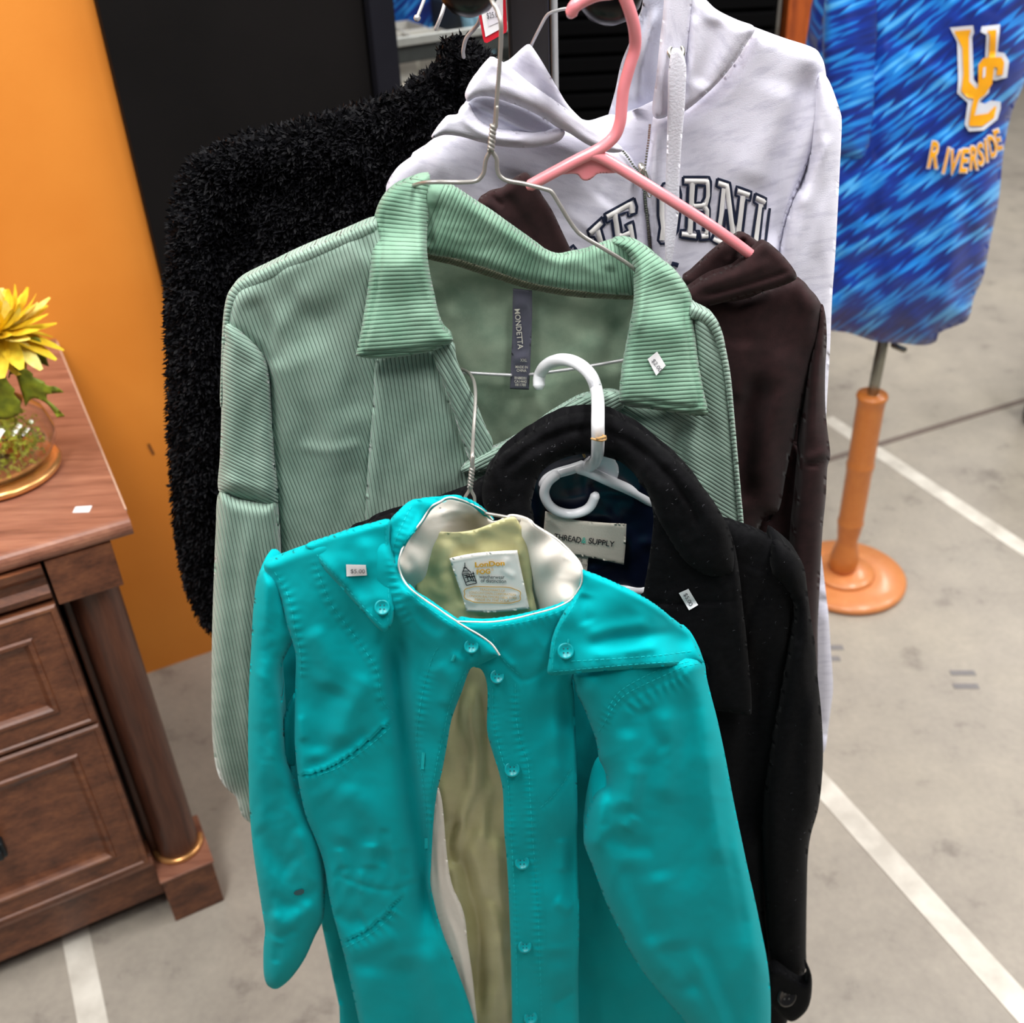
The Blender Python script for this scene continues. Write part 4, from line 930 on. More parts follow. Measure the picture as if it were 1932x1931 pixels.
wire('hook', [(1000, 98, YG - .012), (1003, 84, YG - .02), (1020, 50, YG - .03), (1030, 32, YG - .035), (1039, 24, YG - .04), (1058, 18, YG - .045), (1085, 10, YG - .05), (1120, -30, YG - .05), (1150, -70, YG - .06), (1180, -40, YG - .06)], 3.2, M_chrome, h4)

# ================================================================== BROWN HOODIE + PINK HANGER
M_brown = fabric('dark_brown_fleece', (50, 32, 33), (40, 26, 27), rough=.9, grain=800, gs=.35, sheen=.06, mott=70, spec=.12)
M_pink = plain('pink_plastic', (240, 142, 150), .3, 0, .5, .3)
bh = empty('brown_hoodie', tuple(PP(1400, 700, 1.0)), 'dark chocolate brown hoodie on the pink hanger', 'hoodie')
YB_ = 1.005
sheet('back', [(1300, 580), (1450, 560), (1546, 590), (1552, 700), (1535, 900), (1520, 1100), (1500, 1300), (1300, 1300)], YB_ + .034, M_brown, bh, sp=20, R=20, T=.002, back=.003)
_, bb_r = sheet('body', [(880, 440), (960, 500), (1060, 560), (1200, 560), (1290, 540), (1400, 560), (1500, 528), (1530, 548), (1545, 566), (1553, 590), (1550, 640), (1535, 680), (1515, 760), (1495, 840), (1482, 900), (1468, 965), (1431, 1008), (1420, 1300), (1400, 1600), (1100, 1700), (700, 1600), (720, 900), (760, 520)], YB_, M_brown, bh, sp=7, R=40, T=.024, back=.012, ang=-.2,
    strokes=[([(1440, 700), (1412, 820), (1398, 960)], 26, -14), ([(1480, 640), (1450, 800), (1420, 940)], 28, 8), ([(1500, 530), (1545, 590)], 18, 4), ([(1400, 640), (1390, 760)], 30, 5), ([(1335, 560), (1420, 545), (1500, 520)], 5, -3)], wr=[(2.5, 40, 120, .2)])
_, bs_r = sheet('sleeve', [(1548, 574), (1557, 592), (1560, 640), (1557, 700), (1557, 760), (1561, 810), (1566, 848), (1566, 866), (1561, 884), (1558, 940), (1552, 1000), (1548, 1080), (1543, 1180), (1538, 1300), (1490, 1300), (1490, 1150), (1494, 1040), (1503, 950), (1509, 880), (1510, 860), (1516, 780), (1524, 700), (1536, 640)], YB_ - .004, M_brown, bh, sp=6, R=26, T=.022, back=.018, strokes=[([(1508, 872), (1530, 878), (1550, 872), (1566, 858)], 4, -4), ([(1508, 858), (1530, 864), (1564, 846)], 7, 3), ([(1545, 620), (1532, 740), (1526, 850)], 12, 4)], wr=[(2, 30, 90, .1)])
sheet('sleeve', [(1431, 1006), (1455, 985), (1480, 900), (1500, 830), (1512, 900), (1500, 1050), (1480, 1300), (1420, 1300)], YB_ + .02, M_brown, bh, sp=8, R=30, T=.01, back=.006)
_, bd_r = sheet('hood_back', [(1288, 532), (1305, 512), (1323, 495), (1345, 475), (1365, 460), (1389, 444), (1400, 440), (1416, 446), (1432, 458), (1450, 470), (1470, 520), (1420, 560), (1340, 570)], YB_ - .018, M_brown, bh, sp=4, R=16, T=.009, back=.006, ang=.7, strokes=[([(1401, 446), (1403, 470), (1398, 488)], 5, -9), ([(1396, 450), (1385, 480), (1370, 500)], 8, 3), ([(1425, 462), (1400, 500), (1360, 520)], 4, -2.5)])
_, bf_r = sheet('hood_front', [(1284, 556), (1300, 545), (1340, 520), (1380, 505), (1412, 482), (1434, 461), (1449, 459), (1470, 475), (1492, 500), (1503, 519), (1498, 530), (1460, 545), (1400, 560), (1350, 575), (1310, 580)], YB_ - .034, M_brown, bh, sp=4, R=16, T=.011, back=.008, ang=.5, strokes=[([(1320, 560), (1400, 540), (1500, 508)], 4, -3), ([(1310, 545), (1390, 522), (1460, 490)], 12, 3)])
_, bl_r = sheet('hood_left', [(900, 384), (914, 369), (930, 361), (948, 357), (962, 345), (979, 333), (995, 329), (1007, 342), (1024, 370), (1042, 398), (1060, 436), (1080, 480), (1090, 520), (1000, 520), (900, 440)], YB_ - .01, M_brown, bh, sp=4, R=16, T=.008, back=.008, ang=1.0, strokes=[([(905, 380), (940, 400), (960, 450)], 10, 4), ([(950, 360), (990, 420), (1020, 480)], 12, -4), ([(925, 366), (950, 390)], 4, -3)])
ph = empty('pink_hanger', tuple(PP(1150, 150, .97)), 'pink plastic tube hanger with scalloped web holding the brown hoodie', 'hanger')
yk = .955
wire('hook', [(1078, 24, yk - .022), (1084, 12, yk - .024), (1098, 2, yk - .024), (1125, -10, yk - .026), (1155, -14, yk - .03)], 12.5, M_pink, ph, n=16)
wire('hook_stem', [(1150, -60, yk - .02), (1172, -20, yk - .015), (1188, 20, yk - .01), (1197, 55, yk - .005), (1198, 90, yk), (1188, 125, yk), (1177, 165, yk), (1173, 200, yk), (1170, 230, yk), (1160, 256, yk), (1140, 275, yk), (1118, 288, yk), (1085, 304, yk), (1040, 328, yk), (1000, 350, yk)], 11.5, M_pink, ph, n=18)
wire('arm', [(1118, 291, yk), (1140, 300, yk), (1200, 336, yk), (1270, 380, yk), (1340, 425, yk + .004), (1400, 468, yk + .012), (1440, 500, yk + .02)], 10.5, M_pink, ph, n=18)
sheet('web', [(1022, 334, 1), (1115, 288, 1), (1180, 326, 1), (1150, 327), (1128, 328), (1118, 336), (1108, 341), (1098, 339), (1090, 330), (1078, 328), (1050, 331)], yk + .0015, M_pink, ph, sp=3, R=3, T=.001, back=.0015)
# ================================================================== GREEN CORDUROY SHIRT
M_cordg = corduroy('sage_corduroy', (150, 175, 161), (50, 70, 60), .0038, c2=(130, 156, 142))
M_cordc = corduroy('sage_corduroy_collar', (132, 168, 146), (46, 78, 60), .0040, c2=(104, 142, 120))
M_sage_in = fabric('sage_velour', (154, 170, 148), (126, 148, 128), rough=.9, grain=700, gs=.25, sheen=.25, mott=22)
M_tape = corduroy('herringbone_tape', (128, 130, 108), (98, 100, 82), .0022)
M_lblg = plain('grey_satin_label', (88, 88, 102), .4, 0, .4); M_lbltxt = plain('label_print_pale', (206, 202, 190), .6)
gs = empty('corduroy_shirt', tuple(PP(900, 700, .92)), 'sage green corduroy collared shirt with a small white $2.00 sticker', 'shirt')
YS = .918
sheet('inside_back', [(795, 470), (850, 470), (920, 490), (1000, 515), (1100, 540), (1205, 545), (1210, 640), (1195, 760), (1100, 830), (1000, 870), (930, 880), (880, 800), (830, 690), (800, 560)], YS + .035, M_sage_in, gs, sp=8, R=20, T=.002, back=.004, strokes=[([(850, 560), (870, 680), (920, 780)], 22, 5), ([(1120, 620), (1080, 700), (1000, 790)], 30, 5), ([(1160, 600), (1150, 700)], 16, -4)], wr=[(2.5, 70, 60, 0)])
sheet('back', [(560, 500), (700, 440), (800, 400), (1000, 470), (1200, 500), (1300, 600), (1360, 700), (1380, 1100), (1380, 1500), (520, 1500), (480, 900)], YS + .042, M_cordg, gs, sp=24, R=50, T=.003, back=.012)
# body front left
bl = [(703, 421), (640, 445), (600, 462), (558, 480), (500, 508), (455, 532), (436, 552), (426, 580), (424, 620), (450, 640), (480, 660), (500, 690), (508, 740), (510, 840), (516, 910), (522, 970), (528, 1050), (540, 1200), (560, 1500, 1), (900, 1500, 1), (900, 1100), (900, 900), (880, 800), (850, 720), (830, 640), (780, 560), (740, 480)]
_, sb_r = sheet('front_left', bl, YS, M_cordg, gs, sp=6, R=26, T=.020, back=.004, ang=-.17,
    strokes=[([(700, 470), (640, 520), (560, 580)], 40, 4), ([(560, 640), (620, 760), (660, 900)], 44, 5), ([(600, 560), (640, 660), (680, 800)], 40, -5), ([(520, 560), (545, 700), (548, 900)], 26, 4), ([(470, 560), (500, 620), (520, 700)], 20, -5),
             ([(560, 840), (620, 850), (690, 835)], 10, 2)], wr=[(3, 80, 120, .2)])
_, pn_r = sheet('placket_panel', [(712, 676), (760, 668), (818, 660), (835, 710), (860, 800), (890, 876), (900, 900), (905, 1100), (905, 1450), (700, 1450), (686, 1150), (688, 1000), (694, 880), (704, 760)], YS - .024, M_cordg, gs, sp=6, R=12, T=.005, back=.006, ang=-.03,
    strokes=[([(726, 700), (716, 800), (706, 1000)], 12, 2), ([(800, 700), (830, 800), (850, 950)], 30, 3)], wr=[(2, 60, 120, .1)])
_, pl_r = sheet('placket', [(816, 662), (854, 646), (862, 680), (880, 720), (897, 757), (914, 800), (930, 836), (922, 862), (905, 880), (888, 874), (868, 820), (846, 750)], YS - .034, M_cordg, gs, sp=5, R=9, T=.004, back=.004, ang=-.42, strokes=[([(832, 664), (870, 760), (902, 860)], 4, -1.5)])
_, ss_r = sheet('sleeve', [(424, 610), (421, 650), (418, 700), (418, 760), (415, 860), (412, 925), (440, 940), (480, 952), (524, 954), (516, 850), (510, 760), (507, 710), (496, 670), (470, 636), (445, 615)], YS - .014, M_cordg, gs, sp=6, R=30, T=.020, back=.022, ang=-.95,
    strokes=[([(412, 926), (440, 936), (480, 944), (520, 948)], 4, -4), ([(415, 900), (460, 915), (516, 925)], 10, 2), ([(470, 650), (475, 760), (480, 900)], 16, -3)], wr=[(2.5, 40, 110, .1)])
sheet('shoulder_border', [(704, 419), (640, 444), (558, 478), (500, 506), (455, 528), (436, 544), (426, 566), (420, 610), (417, 680), (415, 760), (422, 764), (426, 690), (432, 630), (440, 590), (456, 566), (480, 548), (520, 528), (600, 490), (700, 446)], YS - .012, M_cordg, gs, sp=4, R=10, T=.008, back=.016, guide=[(720, 424), (640, 456), (560, 491), (500, 518), (462, 540), (440, 562), (430, 600), (424, 660), (419, 780)])
# lower sleeve has ribs along the arm
_, sl_r = sheet('sleeve_lower', [(413, 930), (450, 940), (500, 948), (522, 950), (529, 1050), (536, 1150), (540, 1300), (530, 1500), (500, 1562), (466, 1549), (453, 1530), (445, 1504), (429, 1490), (416, 1472), (406, 1440), (400, 1380), (399, 1300), (400, 1200), (403, 1100), (407, 1000)], YS - .018, M_cordg, gs, sp=6, R=28, T=.022, back=.02, ang=0.02, strokes=[([(470, 960), (462, 1200), (470, 1450)], 14, 4)])
# front right
br_ = [(1171, 747), (1240, 770), (1300, 700), (1306, 580), (1328, 588), (1349, 601), (1360, 625), (1366, 650), (1377, 712), (1384, 790), (1390, 860), (1396, 930), (1402, 998), (1410, 1100), (1420, 1500, 1), (900, 1500, 1), (880, 1100), (872, 950), (868, 885, 1), (905, 862), (945, 844), (985, 822), (1026, 795), (1065, 770), (1101, 752), (1140, 745)]
_, sr_r = sheet('front_right', br_, YS - .012, M_cordg, gs, sp=6, R=26, T=.020, back=.004, ang=-.92,
    strokes=[([(1290, 790), (1284, 860), (1300, 960)], 14, -9), ([(1300, 780), (1310, 900), (1330, 990)], 20, 5), ([(1318, 596), (1340, 620), (1352, 680), (1362, 760)], 4, -3), ([(1200, 800), (1230, 880)], 20, 4)], wr=[(2.5, 60, 90, .3)])
sheet('placket', [(868, 886), (905, 860), (945, 842), (985, 820), (1026, 793), (1065, 768), (1101, 750), (1140, 742), (1174, 744), (1176, 770), (1150, 784), (1110, 800), (1060, 832), (1000, 860), (945, 880), (890, 894)], YS - .036, M_cordg, gs, sp=5, R=12, T=.006, back=.006, ang=1.08, strokes=[([(880, 884), (960, 858), (1060, 802), (1150, 756)], 3, -1.2)])
sheet('shoulder_border', [(1304, 578), (1328, 586), (1350, 600), (1362, 625), (1368, 650), (1379, 712), (1386, 790), (1392, 860), (1398, 930), (1403, 992), (1394, 985), (1386, 900), (1376, 800), (1364, 700), (1352, 650), (1338, 622), (1318, 606), (1302, 600)], YS - .026, M_cordg, gs, sp=4, R=8, T=.008, back=.012, guide=[(1296, 580), (1330, 600), (1352, 630), (1365, 680), (1378, 780), (1398, 990)])
# collar stand seen inside, tape, collar leaves
ci = [(808, 352), (848, 351), (870, 362), (897, 381), (930, 402), (961, 424), (990, 445), (1015, 463), (1031, 475), (1045, 481), (1058, 483), (1080, 478), (1107, 472), (1130, 464), (1155, 456), (1180, 452), (1200, 470), (1206, 500), (1206, 552), (1160, 556), (1080, 547), (999, 533), (918, 506), (860, 488), (800, 474), (800, 420)]
_, ci_r = sheet('collar_stand', ci, YS + .012, M_cordc, gs, sp=5, R=20, T=.012, back=.006, guide=[(800, 430), (900, 470), (1000, 510), (1100, 525), (1200, 515)],
    strokes=[([(820, 380), (815, 420), (808, 470)], 12, -6), ([(860, 370), (960, 440), (1050, 500)], 20, 4), ([(1155, 470), (1150, 510)], 10, 3)], wr=[(1.5, 50, 30, .5)])
sheet('neck_tape', [(800, 474), (860, 488), (918, 506), (999, 532), (1080, 546), (1160, 552), (1208, 551), (1208, 564), (1160, 565), (1080, 560), (999, 546), (918, 521), (860, 502), (800, 487)], YS + .022, M_tape, gs, sp=3.5, R=6, T=.0015, back=.001, ang=.9, label='herringbone neck tape')
cl = [(811, 330, 1), (790, 332), (768, 340), (745, 350), (726, 366), (714, 385), (706, 410), (700, 450), (697, 515), (690, 570), (681, 623), (671, 671, 1), (690, 676), (714, 677), (760, 673), (811, 664), (835, 655), (854, 645), (852, 634, 1), (838, 620), (827, 590), (820, 558), (812, 520), (806, 478), (806, 435), (811, 390), (812, 356)]
_, cl_r = sheet('collar', cl, YS - .030, M_cordc, gs, sp=4, R=20, T=.014, back=.008, guide=[(770, 330), (755, 420), (752, 520), (762, 680)],
    strokes=[([(736, 366), (722, 420), (714, 520), (700, 600), (686, 662), (720, 665), (780, 658), (840, 645)], 3.4, -3.6), ([(796, 340), (788, 420), (800, 520), (830, 600)], 10, 3), ([(750, 480), (770, 560), (800, 620)], 20, 2)], ctrl=[(800, 340, .05), (720, 400, .035), (690, 660, -.012), (850, 640, -.01), (760, 520, .0)])
cr = [(1155, 457), (1177, 452), (1195, 455), (1209, 461), (1230, 475), (1252, 494), (1275, 512), (1290, 531), (1301, 550), (1307, 572), (1311, 623), (1317, 677), (1326, 730), (1336, 775), (1332, 785, 1), (1300, 784), (1268, 779), (1225, 772), (1187, 768), (1168, 757, 1), (1172, 709), (1180, 665), (1188, 623), (1194, 590), (1196, 560), (1195, 520), (1190, 492), (1176, 475)]
_, cr_r = sheet('collar', cr, YS - .032, M_cordc, gs, sp=4, R=20, T=.014, back=.008, guide=[(1170, 440), (1230, 520), (1250, 620), (1262, 790)],
    strokes=[([(1286, 535), (1293, 590), (1303, 680), (1318, 762), (1280, 766), (1230, 758), (1180, 748)], 3.4, -3.6), ([(1186, 462), (1208, 500), (1212, 560), (1200, 640)], 10, 4), ([(1230, 520), (1250, 600), (1262, 690)], 18, -2)], ctrl=[(1170, 455, .04), (1290, 540, .02), (1330, 780, -.012), (1170, 750, -.01), (1240, 650, .0)])
# label
_, gl2_r = sheet('neck_label', [(968, 545, 1), (1004, 549, 1), (1004, 600), (1001, 680), (998, 736, 1), (962, 734, 1), (964, 690), (967, 620), (967, 580)], YS + .020, M_lblg, gs, sp=4, R=4, T=.0006, back=.0008, strokes=[([(966, 680), (1002, 672)], 10, 2), ([(968, 570), (1004, 574)], 14, 2)], label='dark grey satin neck label with MONDETTA lettering')
text('label_print', 'MONDETTA', 979, 621, 10.5, 85, gl2_r.depth, M_lbltxt, gs, width=76, off=.0018, bold=.01)
text('label_print', 'XXL', 988, 680, 5.5, 2, gl2_r.depth, M_lbltxt, gs, width=13, off=.0018, bold=.01)
text('label_print', 'MADE IN\nCHINA', 984, 696, 11.5, 2, gl2_r.depth, M_lbltxt, gs, width=23, off=.0018, bold=.01)
text('label_print', 'RN88201\nCA14442\n1811780', 982, 720, 18, 2, gl2_r.depth, M_lbltxt, gs, width=23, off=.0018, bold=.01)
st = disc_decal('price_sticker', [(1222, 678), (1240, 664), (1256, 690), (1238, 709)], cr_r, M_sticker, gs, off=.0016, label='small white $2.00 sticker on the collar')
text('sticker_print', '$2.00', 1239, 690, 9, 55, cr_r.depth, M_ink, st, width=26, off=.0024)
# wire hanger
hg = empty('wire_hanger', tuple(PP(930, 100, .93)), 'zinc wire hanger with twisted neck holding the green corduroy shirt', 'hanger')
yw = .895
wire('hook', [(905, -86, .955), (880, -92, .955), (862, -78, .955)][::-1] + [(925, -40, .94), (923, -15, .92), (930, 5, .905), (939, 22, .90), (945, 45, yw), (945, 80, yw), (942, 130, yw), (938, 180, yw), (934, 232, yw), (930, 262, yw)], 4.2, M_wire, hg)
wire('wire_end', [(938, 202, yw - .003), (936, 240, yw - .003)], 3.4, M_wire, hg)
twist(hg, (931, 236), (926, 284), yw - .002, 3.8, 3)
wire('shoulder_wire', [(928, 278, yw), (925, 286, yw), (918, 298, yw), (915, 312, yw), (913, 325, yw), (906, 336, yw), (896, 342, yw), (870, 344, yw), (808, 344, yw), (780, 350, yw + .03)], 4, M_wire, hg)
wire('shoulder_wire', [(925, 280, yw), (930, 288, yw), (937, 300, yw), (938, 318, yw), (943, 332, yw), (958, 341, yw), (990, 347, yw), (1025, 356, yw), (1040, 362, yw), (1052, 380, yw), (1070, 410, yw), (1085, 432, yw), (1100, 446, yw), (1140, 470, yw), (1191, 503, yw + .012), (1215, 530, yw + .03)], 4, M_wire, hg)
ybar = .936
wire('bar', [(860, 700, ybar + .01), (876, 703, ybar), (920, 706, ybar), (964, 708, ybar)], 3.2, M_chrome, hg)
wire('bar', [(1000, 707, ybar), (1040, 702, ybar - .006), (1100, 693, ybar - .006), (1165, 682, ybar), (1185, 678, ybar + .01)], 3.2, M_chrome, hg)

# ================================================================== BLACK COAT + WHITE HANGER
M_wool = fabric('black_wool', (15, 15, 17), (8, 8, 10), rough=.9, grain=600, gs=.5, sheen=.02, mott=120, spec=.06)
M_navyl = fabric('navy_satin', (14, 22, 44), (8, 14, 32), rough=.35, grain=300, gs=.1, sheen=0, spec=.5)
M_lint = plain('pale_lint', (92, 92, 98), .9)
M_whitep = plain('white_plastic', (240, 241, 246), .25, 0, .5, .2)
M_cream = fabric('cream_label_cloth', (224, 216, 202), (212, 204, 190), rough=.8, grain=500, gs=.4)
M_tealp = plain('teal_print', (70, 190, 170), .6)
bc_ = empty('wool_coat', tuple(PP(1200, 1000, .84)), 'black wool coat with navy lining and a small torn $5.00 sticker on the lapel', 'coat')
YC = .845
sheet('back', [(700, 1000), (800, 950), (900, 920), (1000, 860), (1085, 800), (1200, 830), (1330, 960), (1460, 1030), (1500, 1100), (1480, 1300), (1470, 1800), (1450, 1900), (700, 1900), (640, 1200)], YC + .042, M_wool, bc_, sp=24, R=40, T=.003, back=.006)
sheet('lining', [(985, 870), (1080, 850), (1180, 860), (1250, 940), (1260, 1060), (1240, 1160), (1100, 1170), (990, 1100), (980, 960)], YC + .028, M_navyl, bc_, sp=6, R=10, T=.001, back=.003, strokes=[([(1130, 960), (1180, 1010), (1200, 1060)], 10, 3), ([(1050, 940), (1150, 930), (1210, 940)], 8, 2.5), ([(1110, 1080), (1160, 1060)], 8, 3)], wr=[(2.5, 40, 40, .6)], label='navy satin lining')
_, cb_r = sheet('front', [(640, 1050), (691, 989), (735, 970), (782, 956), (840, 938), (882, 923), (930, 900), (1000, 950), (1020, 1050), (1100, 1130), (1213, 1130), (1240, 1000), (1350, 985), (1366, 981), (1400, 993), (1440, 1008), (1470, 1022), (1500, 1060), (1497, 1150), (1485, 1250), (1465, 1370), (1450, 1465), (1440, 1600), (1440, 1700), (1452, 1850), (1430, 1960), (760, 1960), (680, 1900), (655, 1700), (640, 1400)], YC, M_wool, bc_, sp=7, R=40, T=.018, back=.004, strokes=[([(1392, 1058), (1430, 1072), (1458, 1085)], 3, -2.5), ([(1458, 1085), (1430, 1130), (1410, 1180), (1400, 1300)], 4, -3), ([(1440, 1200), (1420, 1400), (1400, 1600)], 30, -14)], wr=[(2.5, 60, 80, .2)])
_, cs_r = sheet('sleeve', [(1460, 1018), (1480, 1028), (1496, 1040), (1510, 1055), (1518, 1075), (1523, 1110), (1529, 1160), (1537, 1210), (1543, 1280), (1550, 1350), (1553, 1420), (1550, 1480), (1543, 1530), (1530, 1575), (1524, 1620), (1522, 1700), (1521, 1790), (1520, 1830), (1500, 1860), (1460, 1840), (1445, 1700), (1440, 1560), (1448, 1465), (1463, 1370), (1478, 1290), (1493, 1200), (1500, 1150), (1480, 1110), (1455, 1085), (1450, 1050)], YC - .008, M_wool, bc_, sp=6, R=30, T=.026, back=.02, strokes=[([(1515, 1090), (1505, 1150), (1497, 1220)], 14, -6), ([(1540, 1300), (1520, 1420), (1528, 1560)], 12, 3)], wr=[(2.5, 50, 100, .1)])
_, cf_r = sheet('cuff_tab', [(1452, 1838), (1470, 1830), (1500, 1850), (1518, 1858), (1524, 1840), (1518, 1822), (1526, 1826), (1532, 1848), (1530, 1885), (1520, 1910), (1497, 1928), (1480, 1922), (1466, 1908), (1452, 1890)], YC - .045, M_wool, bc_, sp=4, R=10, T=.006, back=.012)
M_horn = plain('dark_horn_button', (22, 21, 22), .2, 0, .6)
button(1484, 1880, 20, cf_r, M_horn, plain('button_thread', (70, 68, 66), .8), bc_, tilt=(.25, -.8, .5))
_, lr_r = sheet('lapel', [(1366, 981), (1378, 1005), (1387, 1035), (1393, 1070), (1398, 1110), (1402, 1150), (1408, 1200), (1412, 1246), (1417, 1300), (1418, 1345), (1412, 1352, 1), (1380, 1345), (1345, 1338), (1330, 1310), (1330, 1250), (1260, 1210), (1213, 1160), (1214, 1124), (1222, 1076), (1230, 1018), (1233, 973), (1222, 931), (1205, 905), (1260, 900), (1320, 930)], YC - .030, M_wool, bc_, sp=5, R=14, T=.006, back=.006, strokes=[([(1213, 1134), (1280, 1140), (1340, 1136), (1395, 1134)], 4, -3), ([(1300, 950), (1340, 1010), (1360, 1080), (1370, 1200)], 18, 4), ([(1378, 1020), (1386, 1080), (1392, 1150), (1400, 1250)], 4, 1.5)], wr=[(2, 50, 50, .6)])
co = [(915, 900), (928, 880), (945, 858), (966, 842), (990, 824), (1015, 807), (1040, 794), (1062, 785), (1085, 780), (1115, 778), (1147, 781), (1175, 791), (1201, 806), (1226, 823), (1250, 843), (1274, 862), (1296, 884), (1314, 904), (1330, 928), (1350, 955), (1367, 982), (1380, 1020), (1385, 1080), (1340, 1090), (1290, 1060), (1250, 1000), (1234, 965), (1222, 930), (1206, 908), (1192, 890), (1170, 872), (1140, 862), (1110, 857), (1085, 859), (1055, 868), (1031, 882), (1016, 900), (1008, 925), (1002, 960), (1010, 1000), (1000, 1030), (950, 1010), (910, 950)]
_, co_r = sheet('collar', co, YC - .022, M_wool, bc_, sp=5, R=26, T=.018, back=.012, strokes=[([(940, 900), (970, 870), (1020, 835), (1080, 812), (1130, 808)], 7, -5), ([(1130, 808), (1190, 836), (1250, 885), (1300, 950), (1330, 1020)], 7, -5), ([(960, 905), (1000, 870), (1060, 840)], 10, 3)], wr=[(2, 40, 40, .4)], ctrl=[(1110, 780, .035), (930, 900, .01), (1350, 1000, -.012), (1000, 1000, .0), (1230, 960, -.01), (1110, 855, .03)])
_, tl_r = sheet('neck_label', [(1029, 966, 1), (1080, 981), (1130, 987), (1182, 990, 1), (1180, 1030), (1177, 1066, 1), (1120, 1054), (1060, 1044), (1024, 1040, 1), (1026, 1000)], YC + .018, M_cream, bc_, sp=4, R=4, T=.0008, back=.0008, strokes=[([(1032, 975), (1060, 1000)], 6, 1)], label='cream label reading THREAD & SUPPLY')
text('label_print', 'THREAD', 1071, 1016, 11, 8.5, tl_r.depth, M_black, bc_, width=51, off=.0016, bold=.012)
text('label_print', '&', 1102, 1020, 11, 8.5, tl_r.depth, M_tealp, bc_, width=9, off=.0016, bold=.012)
text('label_print', 'SUPPLY', 1135, 1024, 11, 8.5, tl_r.depth, M_black, bc_, width=49, off=.0016, bold=.012)
_, xs_r = sheet('size_label', [(1078, 1046, 1), (1110, 1051, 1), (1107, 1082, 1), (1076, 1076, 1)], YC + .021, M_cream, bc_, sp=3, R=3, T=.0004, back=.0006)
text('label_print', 'XS', 1094, 1057, 7, 8, xs_r.depth, M_black, bc_, width=10, off=.0014)
text('label_print', 'XS/TP', 1100, 1067, 5, 8, xs_r.depth, M_black, bc_, width=14, off=.0014)
s2 = disc_decal('price_sticker', [(1281, 1120), (1299, 1112), (1317, 1142), (1300, 1152)], lr_r, M_sticker, bc_, off=.002, label='small torn white $5.00 sticker')
text('sticker_print', '$5.00', 1298, 1132, 9, 62, lr_r.depth, M_ink, s2, width=25, off=.003)
# lint threads on the wool
V, F = [], []
def lint(rf, n, box_):
    for _ in range(n):
        x, y = rng.uniform(box_[0], box_[2]), rng.uniform(box_[1], box_[3])
        if not inside(np.array([[x, y]]), rf.L)[0]: continue
        a = rng.uniform(0, 6.28); l = rng.uniform(2, 6); c = rng.normal() * 1.5
        q = np.array([[x, y], [x + l * math.cos(a) / 2 - c * math.sin(a), y + l * math.sin(a) / 2 + c * math.cos(a)], [x + l * math.cos(a), y + l * math.sin(a)]])
        w3 = P(q[:, 0], q[:, 1], rf.depth(q) - .0015); s0 = len(V); o_ = RT * .00006 + DN * .00006
        for p in w3: V.extend([p - o_, p + o_])
        F.extend([(s0, s0 + 1, s0 + 3, s0 + 2), (s0 + 2, s0 + 3, s0 + 5, s0 + 4)])
lint(co_r, 200, (900, 770, 1400, 1100)); lint(lr_r, 60, (1200, 1000, 1420, 1350)); lint(cs_r, 60, (1380, 1000, 1560, 1900)); lint(cb_r, 50, (1380, 1000, 1560, 1400))
link('lint', mesh_py('lint', V, F), M_lint, bc_, 'pale lint specks', kind='stuff', smooth=False)

wh = empty('white_hanger', tuple(PP(1120, 800, .84)), 'white plastic hanger with accessory loop hooked on the wire hanger bar', 'hanger')
yh = .868
wire('hook', [(1017, 728, yh + .052), (1017, 716, yh + .055), (1020, 704, yh + .056), (1028, 692, yh + .05), (1042, 683, yh + .042), (1060, 679, yh + .03), (1080, 682, yh + .018), (1100, 693, yh + .008), (1116, 711, yh + .002), (1125, 735, yh), (1128, 760, yh - .03), (1128, 800, yh - .055), (1128, 840, yh - .045), (1126, 862, yh - .02), (1118, 876, yh - .006), (1104, 882, yh)], 12, M_whitep, wh, n=20)
wire('arm', [(1100, 878, yh), (1080, 885, yh), (1050, 894, yh), (1028, 906, yh + .004), (1006, 924, yh + .014)], 10, M_whitep, wh, n=16)
wire('arm', [(1092, 884, yh - .002), (1115, 892, yh - .002), (1150, 908, yh), (1195, 928, yh + .004), (1232, 950, yh + .012), (1250, 962, yh + .02)], 10.5, M_whitep, wh, n=16)
sheet('disc', [(1128, 850), (1145, 852), (1160, 864), (1167, 882), (1165, 902), (1152, 908), (1130, 900), (1105, 892), (1095, 880), (1110, 860)], yh + .004, M_whitep, wh, sp=3, R=4, T=.0015, back=.0015)
wire('accessory_loop', [(1050, 896, yh - .004), (1034, 910, yh - .004), (1027, 930, yh - .004), (1034, 950, yh - .005), (1050, 964, yh - .006), (1074, 970, yh - .006), (1098, 966, yh - .006), (1114, 955, yh - .006), (1123, 936, yh - .006)], 9.5, M_whitep, wh, n=16)
wire('bar', [(1080, 1098, yh + .005), (1150, 1110, yh + .005), (1216, 1113, yh + .005), (1240, 1116, yh + .005)], 10, M_whitep, wh, n=14)
M_twine = fabric('jute_twine', (200, 160, 104), (150, 112, 66), grain=500, gs=.6)
wire('twine', [(1142, 824, yh - .065), (1128, 828, yh - .068), (1114, 830, yh - .010), (1104, 838, yh - .006), (1100, 852, yh - .006), (1103, 862, yh - .004)], 2.6, M_twine, wh, n=8)
wire('twine', [(1138, 822, yh - .06), (1143, 828, yh - .056), (1134, 832, yh - .064), (1116, 828, yh - .064)], 2.2, M_twine, wh, n=8)
SOFT[0] = True
